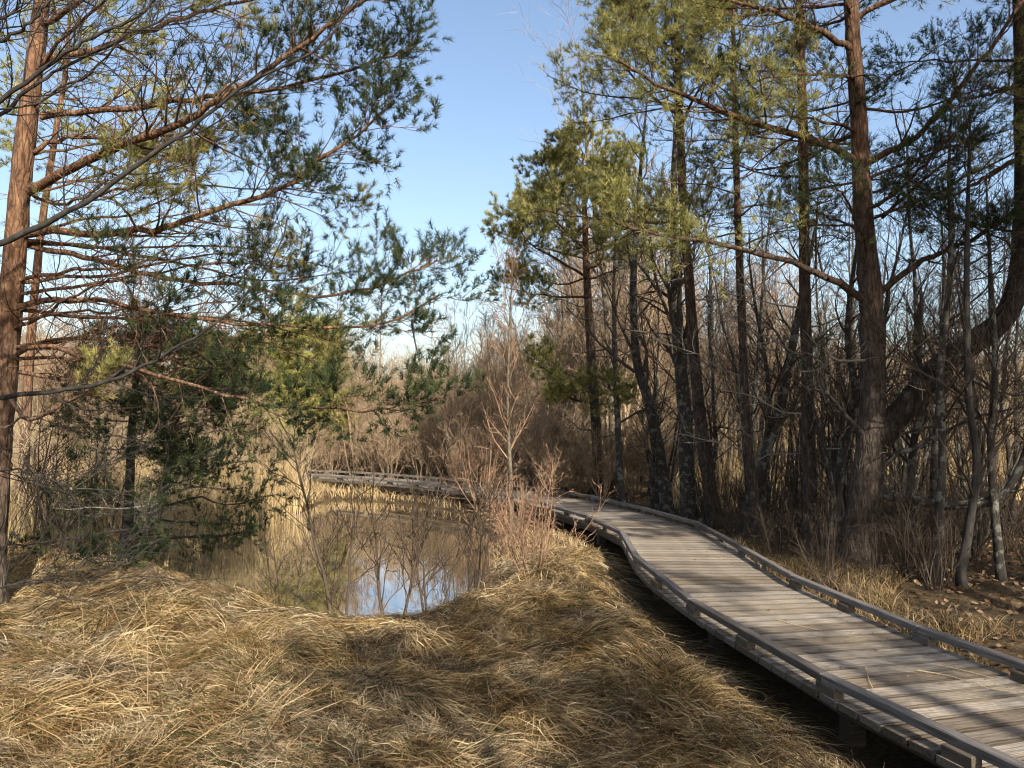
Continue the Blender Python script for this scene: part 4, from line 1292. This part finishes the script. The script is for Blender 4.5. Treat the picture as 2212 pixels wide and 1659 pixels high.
for i, (lab, path, rad, bk) in enumerate(TT):
    pts = [foot(*path[0])] + [P(*q) for q in path[1:]]
    trunk_tree(lab, pts, rad, M[bk], M['twig_dark'] if bk != 'bark_pale' else M['twig_pink'], 300 + i)

# ------------------------------------------------------------------ trees outside the frame that shade the bank and the thicket
srng = np.random.default_rng(400)
sh0 = foot(0, 0, 0) * 0
shade_spots = [(5.0, -8.5, 1), (7.4, 2.6, 1), (8.7, 4.4, 1), (-1.2, -9.5, 1), (0.8, -13.0, 1.1), (-4.5, -7.0, 1), (8.9, 0.8, 1), (6.4, -4.8, 0.9), (9.4, -2.0, 1.1), (6.6, 3.4, 0.95), (7.4, 5.6, 1), (10.2, 7.6, 1.05), (-2.7, 0.9, 0.7), (1.9, -1.9, 0.5), (3.9, -3.4, 0.6)]
p0 = np.array([shade_spots[0][0], shade_spots[0][1], 0.0])
src, _, _, _ = built_pine('pine_tree', 'pine standing beside or behind the viewpoint whose crown shades the scene', [p0, p0 + [0.05, 0, 3], p0 + [0.15, 0.1, 6], p0 + [0.1, 0.2, 8.5], p0 + [0.1, 0.2, 10]], [0.17, 0.14, 0.1, 0.06, 0.015], M['pine_right'], M['needle'], 401,
                          17, 0.45, 0.97, lambda q: 2.4 - 1.5 * q, lambda q: 0.1 + 0.5 * q, group='pines behind the viewpoint', dead_n=6, dead_len=1.4, m1=12, m2=6, ln=0.1, nw=0.014, stations=4, per=8)
for i, (x, y, f_) in enumerate(shade_spots[1:]):
    c = copy_tree(src)
    c.location = (x, y, 0.0)
    c.rotation_euler = (0, 0, srng.uniform(0, 6.28))
    c.scale = (f_, f_, f_)

# ------------------------------------------------------------------ far wood
frng = np.random.default_rng(500)
fpts = []
while len(fpts) < 300:
    th = frng.uniform(-0.66, 0.66)
    d = 46 + 120 * frng.uniform(0, 1) ** 1.3
    x, y = math.sin(th) * d, math.cos(th) * d
    fpts.append((x, y, float(H(x, y)) - 0.1))
mb = MB()
mb.add(np.array(fpts))
wood = mb.build('far_wood', M['twig_pink'], smooth=False)
tag(wood, 'far-off bare wood reading as one brown mass behind the trees', 'wood', kind='stuff')
ft, fc = bare(np.random.default_rng(501), 5.0, 0.05, 5, 0.3, 9, 6, 3, 0.25, 0.5, 0.5, k=6, lean=0.12, up=0.1, wr=0.014, trunk_sides=3)
fc.v += ft.v
fc.a += ft.a
fc.q += [q + fc.n for q in ft.q]
fc.n += ft.n
fsrc = bpy.data.objects.new('far_tree', fc.mesh('far_tree', M['twig_pink'], smooth=False))
ng = bpy.data.node_groups.new('far wood', 'GeometryNodeTree')
ng.interface.new_socket('Geometry', in_out='INPUT', socket_type='NodeSocketGeometry')
ng.interface.new_socket('Geometry', in_out='OUTPUT', socket_type='NodeSocketGeometry')
gi, go = ng.nodes.new('NodeGroupInput'), ng.nodes.new('NodeGroupOutput')
iop = ng.nodes.new('GeometryNodeInstanceOnPoints')
oin = ng.nodes.new('GeometryNodeObjectInfo')
oin.inputs[0].default_value = fsrc
rv = ng.nodes.new('FunctionNodeRandomValue')
rv.data_type = 'FLOAT_VECTOR'
rv.inputs[0].default_value = (0, 0, 0)
rv.inputs[1].default_value = (0, 0, 6.283)
rs = ng.nodes.new('FunctionNodeRandomValue')
rs.data_type = 'FLOAT'
rs.inputs[2].default_value = 0.6
rs.inputs[3].default_value = 1.15
ng.links.new(gi.outputs[0], iop.inputs['Points'])
ng.links.new(oin.outputs['Geometry'], iop.inputs['Instance'])
ng.links.new(rv.outputs[0], iop.inputs['Rotation'])
ng.links.new(rs.outputs[1], iop.inputs['Scale'])
ng.links.new(iop.outputs[0], go.inputs[0])
wood.modifiers.new('scatter', 'NODES').node_group = ng

# ------------------------------------------------------------------ grass, reeds, leaf litter
def blades(mb, rng, x, y, ang, length, width, lift, curl, nseg=4, base_lift=0.0, var=None, stiff=0.0):
    """ribbon blades rooted at (x, y) running along ang, draped over the terrain with an arch of height lift"""
    N = len(x)
    s = np.linspace(0, 1, nseg)
    th = ang[:, None] + curl[:, None] * s[None, :]
    step = (length / (nseg - 1))[:, None]
    dx, dy = np.cos(th) * step, np.sin(th) * step
    X = x[:, None] + np.concatenate([np.zeros((N, 1)), np.cumsum(dx[:, :-1], 1)], 1)
    Y = y[:, None] + np.concatenate([np.zeros((N, 1)), np.cumsum(dy[:, :-1], 1)], 1)
    Z = np.maximum(H(X, Y), WATER_Z - 0.05) + lift[:, None] * np.sin(math.pi * np.minimum(s * 0.92 + 0.06, 1))[None, :] + base_lift[:, None] if not np.isscalar(base_lift) else \
        np.maximum(H(X, Y), WATER_Z - 0.05) + lift[:, None] * np.sin(math.pi * np.minimum(s * 0.92 + 0.06, 1))[None, :] + base_lift
    Z[:, 0] -= 0.01
    C = np.stack([X, Y, Z], -1)
    tilt = rng.uniform(-0.9, 0.9, N)
    px, py = -np.sin(ang), np.cos(ang)
    side = np.stack([px * np.cos(tilt), py * np.cos(tilt), np.sin(tilt)], -1)
    wd = width[:, None] * np.array([0.7] + [1.0] * (nseg - 2) + [0.12])[None, :] * 0.5
    V = np.stack([C - side[:, None, :] * wd[..., None], C + side[:, None, :] * wd[..., None]], 2)
    b = (np.arange(N) * nseg * 2)[:, None]
    i = (np.arange(nseg - 1) * 2)[None, :]
    a = b + i
    Q = np.stack([a, a + 1, a + 3, a + 2], -1).reshape(-1, 4)
    mb.add(V.reshape(-1, 3), quads=Q, var=np.repeat(var, nseg * 2))


grng = np.random.default_rng(600)


def grass_ok(x, y):
    return (pond_sd(x, y) > 0.02) & (dist_walk(x, y) > 0.82)


def flow(x, y):
    return 0.35 + 1.9 * vnoise(x, y, 1.6, 3) + 1.1 * vnoise(x, y, 0.6, 4) + 3.1 * (vnoise(x, y, 3.0, 6) > 0.25)


def green_at(x, y):
    return smooth01(0.25, 0.6, vnoise(x, y, 0.75, 8) * 0.7 + vnoise(x, y, 0.25, 9) * 0.4)


gb = MB()
# matted blades: density falls with distance
N = 130000
u = grng.uniform(0, 1, N)
y = 2.3 * (11.5 / 2.3) ** u
x = grng.uniform(-0.72, 0.72, N) * (y + 0.4)
keep = grass_ok(x, y) & (x < 2.6) & (H(x, y) > WATER_Z - 0.02)
x, y = x[keep], y[keep]
N = len(x)
far_f = np.clip(y / 5.0, 0.7, 2.0)
va = np.clip(0.60 + 0.22 * vnoise(x, y, 0.8, 10) + 0.14 * vnoise(x, y, 0.2, 11) + grng.normal(size=N) * 0.20, 0.16, 1)
gr = grng.uniform(0, 1, N) < green_at(x, y) * 0.55
va[gr] = grng.uniform(0.0, 0.13, gr.sum())
blades(gb, grng, x, y, flow(x, y) + grng.normal(size=N) * 0.75, grng.uniform(0.14, 0.5, N) * np.clip(far_f, 0.9, 1.3), grng.uniform(0.0026, 0.0062, N) * far_f, np.abs(grng.normal(size=N)) * 0.045, grng.normal(size=N) * 0.7, 4,
       grng.uniform(0.0, 0.03, N), va)
# tussocks: blades radiating from a crown and falling over
for tx, ty, tr, th in TUS:
    if dist_walk(np.array([tx]), np.array([ty]))[0] < 1.0 or pond_sd(np.array([tx]), np.array([ty]))[0] < 0.15 or abs(tx) > 0.75 * ty + 0.5:
        continue
    n = int(np.clip(1500 / ty, 120, 500))
    a = grng.uniform(0, 6.283, n)
    r = tr * 0.45 * np.sqrt(grng.uniform(0, 1, n))
    x, y = tx + np.cos(a) * r, ty + np.sin(a) * r
    lean = flow(np.full(n, tx), np.full(n, ty))
    aa = np.arctan2(np.sin(a) + 0.8 * np.sin(lean), np.cos(a) + 0.8 * np.cos(lean)) + grng.normal(size=n) * 0.5
    va = np.clip(0.62 + grng.normal() * 0.08 + grng.normal(size=n) * 0.16, 0.16, 1)
    g = grng.uniform(0, 1, n) < (0.5 if grng.uniform() < 0.14 else 0.04)
    va[g] = grng.uniform(0.0, 0.13, g.sum())
    ff = np.clip(ty / 5.0, 0.7, 2.0)
    blades(gb, grng, x, y, aa, grng.uniform(0.25, 0.6, n) * (0.6 + tr), grng.uniform(0.0028, 0.0058, n) * ff, grng.uniform(0.02, 0.14, n) * (0.5 + tr), grng.normal(size=n) * 0.5, 4, 0.0, va)
tag(gb.build('dry_grass', M['grass'], smooth=False), 'matted dry straw-coloured grass covering the near bank', 'grass', kind='stuff')

# a fine broken thatch under the long blades: one small patch of litter scattered over the bank
pb = MB()
pn = 420
pr, pa = 0.30 * np.sqrt(grng.uniform(0, 1, pn)), grng.uniform(0, 6.283, pn)
px_, py_ = np.cos(pa) * pr, np.sin(pa) * pr
an = grng.normal(size=pn) * 1.1
Lp = grng.uniform(0.05, 0.2, pn)
zt = grng.uniform(0.0, 0.05, pn)
ez = zt + grng.normal(size=pn) * 0.03
c0_ = np.stack([px_, py_, zt], -1)
c1_ = c0_ + np.stack([np.cos(an) * Lp * 0.5, np.sin(an) * Lp * 0.5, (ez - zt) * 0.5 + 0.012], -1)
c2_ = c0_ + np.stack([np.cos(an + 0.3) * Lp, np.sin(an + 0.3) * Lp, ez - zt], -1)
tubes(pb, np.stack([c0_, c1_, c2_], 1), np.repeat(np.array([[0.0018, 0.0020, 0.0006]]), pn, 0), 2, np.clip(0.36 + grng.normal(size=pn) * 0.22, 0.0, 1), grng)
psrc = bpy.data.objects.new('thatch_patch', pb.mesh('thatch_patch', M['grass'], smooth=False))
tn_ = 1700
ty_ = 2.6 * (11.0 / 2.6) ** grng.uniform(0, 1, tn_)
tx_ = grng.uniform(-0.72, 0.72, tn_) * (ty_ + 0.4)
kp = grass_ok(tx_, ty_) & (tx_ < 2.6) & (H(tx_, ty_) > WATER_Z + 0.02)
tx_, ty_ = tx_[kp], ty_[kp]
mb = MB()
mb.add(np.stack([tx_, ty_, H(tx_, ty_) + 0.012], -1))
th_ = mb.build('grass_thatch', M['grass'], smooth=False)
e_ = 0.12
sx_ = (H(tx_ + e_, ty_) - H(tx_ - e_, ty_)) / (2 * e_)
sy_ = (H(tx_, ty_ + e_) - H(tx_, ty_ - e_)) / (2 * e_)
rot = np.stack([np.arctan(sy_), -np.arctan(sx_), np.zeros(len(tx_))], -1)
spin = flow(tx_, ty_) + grng.normal(size=len(tx_)) * 0.6
ra = th_.data.attributes.new('rot', 'FLOAT_VECTOR', 'POINT')
ra.data.foreach_set('vector', rot.astype(np.float32).ravel())
sa_ = th_.data.attributes.new('spin', 'FLOAT', 'POINT')
sa_.data.foreach_set('value', spin.astype(np.float32))
tag(th_, 'fine broken straw thatch lying between the long dry blades', 'grass', kind='stuff')
ng = bpy.data.node_groups.new('thatch', 'GeometryNodeTree')
ng.interface.new_socket('Geometry', in_out='INPUT', socket_type='NodeSocketGeometry')
ng.interface.new_socket('Geometry', in_out='OUTPUT', socket_type='NodeSocketGeometry')
gi, go = ng.nodes.new('NodeGroupInput'), ng.nodes.new('NodeGroupOutput')
iop = ng.nodes.new('GeometryNodeInstanceOnPoints')
oin = ng.nodes.new('GeometryNodeObjectInfo')
oin.inputs[0].default_value = psrc
na = ng.nodes.new('GeometryNodeInputNamedAttribute')
na.data_type = 'FLOAT_VECTOR'
na.inputs[0].default_value = 'rot'
nb_ = ng.nodes.new('GeometryNodeInputNamedAttribute')
nb_.data_type = 'FLOAT'
nb_.inputs[0].default_value = 'spin'
cx = ng.nodes.new('ShaderNodeCombineXYZ')
ri = ng.nodes.new('GeometryNodeRotateInstances')
ri.inputs['Local Space'].default_value = True
ng.links.new(nb_.outputs[0], cx.inputs[2])
ng.links.new(gi.outputs[0], iop.inputs['Points'])
ng.links.new(oin.outputs['Geometry'], iop.inputs['Instance'])
ng.links.new(na.outputs[0], iop.inputs['Rotation'])
ng.links.new(iop.outputs[0], ri.inputs['Instances'])
ng.links.new(cx.outputs[0], ri.inputs['Rotation'])
ng.links.new(ri.outputs[0], go.inputs[0])
th_.modifiers.new('scatter', 'NODES').node_group = ng

# upright dry grass: right of the boardwalk, far bank fringe, left bank
rb = MB()


def upright(n, xr, yr, ok, h, w, lean, vm, mbx):
    x, y = grng.uniform(*xr, n), grng.uniform(*yr, n)
    keep = (pond_sd(x, y) > -0.12) & (dist_walk(x, y) > 0.82) & (np.abs(x) < 0.68 * y + 0.4) & ok(x, y)
    x, y = x[keep], y[keep]
    n = len(x)
    a = grng.uniform(0, 6.283, n)
    L = grng.uniform(h[0], h[1], n) * (0.75 + 0.4 * vnoise(x, y, 0.9, 12))
    ln = L * np.abs(grng.normal(size=n)) * lean
    ns = 4
    s = np.linspace(0, 1, ns)
    X = x[:, None] + np.cos(a)[:, None] * ln[:, None] * (s ** 2)[None, :]
    Y = y[:, None] + np.sin(a)[:, None] * ln[:, None] * (s ** 2)[None, :]
    Z = np.maximum(H(x, y), WATER_Z - 0.1)[:, None] - 0.02 + L[:, None] * (s - 0.25 * np.minimum(lean, 1) * s ** 3)[None, :]
    C = np.stack([X, Y, Z], -1)
    b = grng.uniform(0, 3.14, n)
    side = np.stack([np.cos(b), np.sin(b), np.zeros(n)], -1)
    wd = (grng.uniform(w[0], w[1], n))[:, None] * np.array([1, 1, 0.8, 0.15])[None, :] * 0.5
    V = np.stack([C - side[:, None] * wd[..., None], C + side[:, None] * wd[..., None]], 2)
    bb = (np.arange(n) * ns * 2)[:, None] + (np.arange(ns - 1) * 2)[None, :]
    Q = np.stack([bb, bb + 1, bb + 3, bb + 2], -1).reshape(-1, 4)
    va = np.clip(vm + grng.normal(size=n) * 0.2, 0, 1)
    mbx.add(V.reshape(-1, 3), quads=Q, var=np.repeat(va, ns * 2))


rows = [(q[0], q[1]) for q in _dense[::12]]
upright(34000, (2.4, 6.5), (3.6, 12), lambda x, y: (dist_walk(x, y) < 1.9 + 0.4 * vnoise(x, y, 1.0, 13)) & (x > 2.2) & (vnoise(x, y, 0.7, 21) > -0.35), (0.08, 0.34), (0.004, 0.008), 1.0, 0.42, rb)
tag(rb.build('verge_grass', M['grass'], smooth=False), 'dry upright grass along the right side of the boardwalk', 'grass', kind='stuff')
rb = MB()
upright(16000, (-9, 2.0), (17, 23), lambda x, y: (pond_sd(x, y) < 2.2) & (pond_sd(x, y) > 0.05), (0.18, 0.44), (0.010, 0.02), 0.7, 0.5, rb)
tag(rb.build('shore_grass', M['reed'], smooth=False), 'sunlit dry grass fringe on the far shore of the pond', 'grass', kind='stuff')
rb = MB()
upright(42000, (-15, -2.2), (10.5, 24), lambda x, y: (x < -0.262 * y) & (pond_sd(x, y) > -0.25) & ((pond_sd(x, y) < 2.5) | (y > 12.5)), (0.4, 1.25), (0.010, 0.022), 0.35, 0.5, rb)
tag(rb.build('reeds', M['reed'], smooth=False), 'pale dry reeds massed along the left bank of the pond', 'reeds', kind='stuff')
rb = MB()
upright(26000, (3, 34), (15.5, 48), lambda x, y: x > 0.14 * y + 1.0, (0.45, 1.0), (0.02, 0.05), 0.4, 0.5, rb)
tag(rb.build('field_grass', M['reed'], smooth=False), 'pale dry field grass lit by the sun behind the right-hand trees', 'grass', kind='stuff')
rb = MB()
upright(9000, (-9, -2.5), (8.5, 12.5), lambda x, y: x < -0.36 * y, (0.08, 0.25), (0.006, 0.012), 0.8, 0.7, rb)
upright(5000, (-1.2, 2.0), (7.4, 13), lambda x, y: pond_sd(x, y) < 2.4, (0.08, 0.26), (0.006, 0.012), 0.8, 0.55, rb)
tag(rb.build('bank_grass', M['reed'], smooth=False), 'short pale grass on the open banks either side of the pond', 'grass', kind='stuff')

# fallen leaves under the trees
n = 26000
x, y = grng.uniform(-3.0, 12, n), grng.uniform(3, 20, n)
keep = (pond_sd(x, y) > 0.1) & (dist_walk(x, y) > 0.8) & ((x > 2.4) | (y > 9) | (grng.uniform(0, 1, n) < 0.12)) & (np.abs(x) < 0.68 * y)
x, y = x[keep], y[keep]
n = len(x)
c = np.stack([x, y, H(x, y) + grng.uniform(0.005, 0.03, n)], -1)
d1 = norm(grng.normal(size=(n, 3)) * [1, 1, 0.35])
d2 = norm(np.cross(d1, grng.normal(size=(n, 3)) * [0.4, 0.4, 1]))
sz = grng.uniform(0.02, 0.045, n)[:, None]
V = np.stack([c - d1 * sz, c + d2 * sz * 0.6, c + d1 * sz, c - d2 * sz * 0.6], 1).reshape(-1, 3)
lm = MB()
lm.add(V, quads=np.arange(n * 4).reshape(-1, 4), var=np.repeat(grng.uniform(0, 1, n), 4))
tag(lm.build('leaf_litter', M['dead_leaf'], smooth=False), 'brown fallen leaves littering the ground under the trees', 'leaves', kind='stuff')

# long single dead stalks standing out of the near grass
stk = [((160, 1600), (330, 1270)), ((178, 1500), (175, 1290)), ((310, 1570), (235, 1290)), ((380, 1530), (270, 1260)), ((405, 1460), (340, 1240)), ((318, 1600), (312, 1280)), ((426, 1440), (425, 1290)), ((300, 1610), (288, 1500))]
for i, ((ax_, ay_), (bx_, by_)) in enumerate(stk):
    Yb = 3.9 + (1659 - ay_) / 90.0
    a_ = P(ax_, ay_, Yb)
    a_[2] = float(H(a_[0], a_[1])) - 0.02
    b_ = P(bx_, by_, Yb + 0.25)
    mb = MB()
    tubes(mb, catmull([a_, (a_ + b_) / 2 + [0.01, 0, 0.02], b_], 6), np.linspace(0.0017, 0.0009, 6), 4, 0.8)
    tag(mb.build('grass_stalk', M['reed'], None, a_), 'long thin dry stalk standing out of the near grass on the left', 'stalk', 'dry stalks in the near grass')
# straws and twigs lying on the deck
for i, path in enumerate((((1870, 1440), (1873, 1455), (1880, 1475), (1888, 1492)), ((1982, 1448), (2060, 1462), (2130, 1485), (2185, 1494)), ((2030, 1437), (2090, 1450), (2150, 1466)), ((1675, 1337), (1720, 1350), (1775, 1362)))):
    pts = np.array([G(a_, b_, 0.012) for a_, b_ in path])
    mb = MB()
    tubes(mb, catmull(pts, 8), np.linspace(0.004, 0.002, 8), 4, 0.8)
    tag(mb.build('fallen_straw', M['reed'], None, pts[0]), ['short hooked straw lying on the deck planks', 'long pale straw lying across the near deck', 'thin straw lying beyond the long pale one', 'thin straw lying farther along the deck'][i], 'straw', 'straws lying on the boardwalk')

dn = 260
ss = grng.uniform(2.0, 14.0, dn)
of = np.clip(grng.normal(size=dn) * 0.45, -0.62, 0.62)
c = along(ss) + side_of(ss) * of[:, None] + np.array([0, 0, 0.006])
d1 = norm(grng.normal(size=(dn, 3)) * [1, 1, 0.05])
d2 = np.stack([-d1[:, 1], d1[:, 0], grng.normal(size=dn) * 0.25], -1)
sz = np.where(grng.uniform(0, 1, dn) < 0.25, grng.uniform(0.010, 0.024, dn), grng.uniform(0.02, 0.05, dn))[:, None]
wd = np.where(sz[:, 0] < 0.0245, 0.55, 0.06)[:, None]
V = np.stack([c - d1 * sz, c + d2 * sz * wd + [0, 0, 0.004], c + d1 * sz, c - d2 * sz * wd + [0, 0, 0.002]], 1).reshape(-1, 3)
lm = MB()
lm.add(V, quads=np.arange(dn * 4).reshape(-1, 4), var=np.repeat(grng.uniform(0.2, 1, dn), 4))
tag(lm.build('deck_litter', M['dead_leaf'], smooth=False), 'scattered leaf scraps and straw bits lying on the boardwalk', 'litter', kind='stuff')
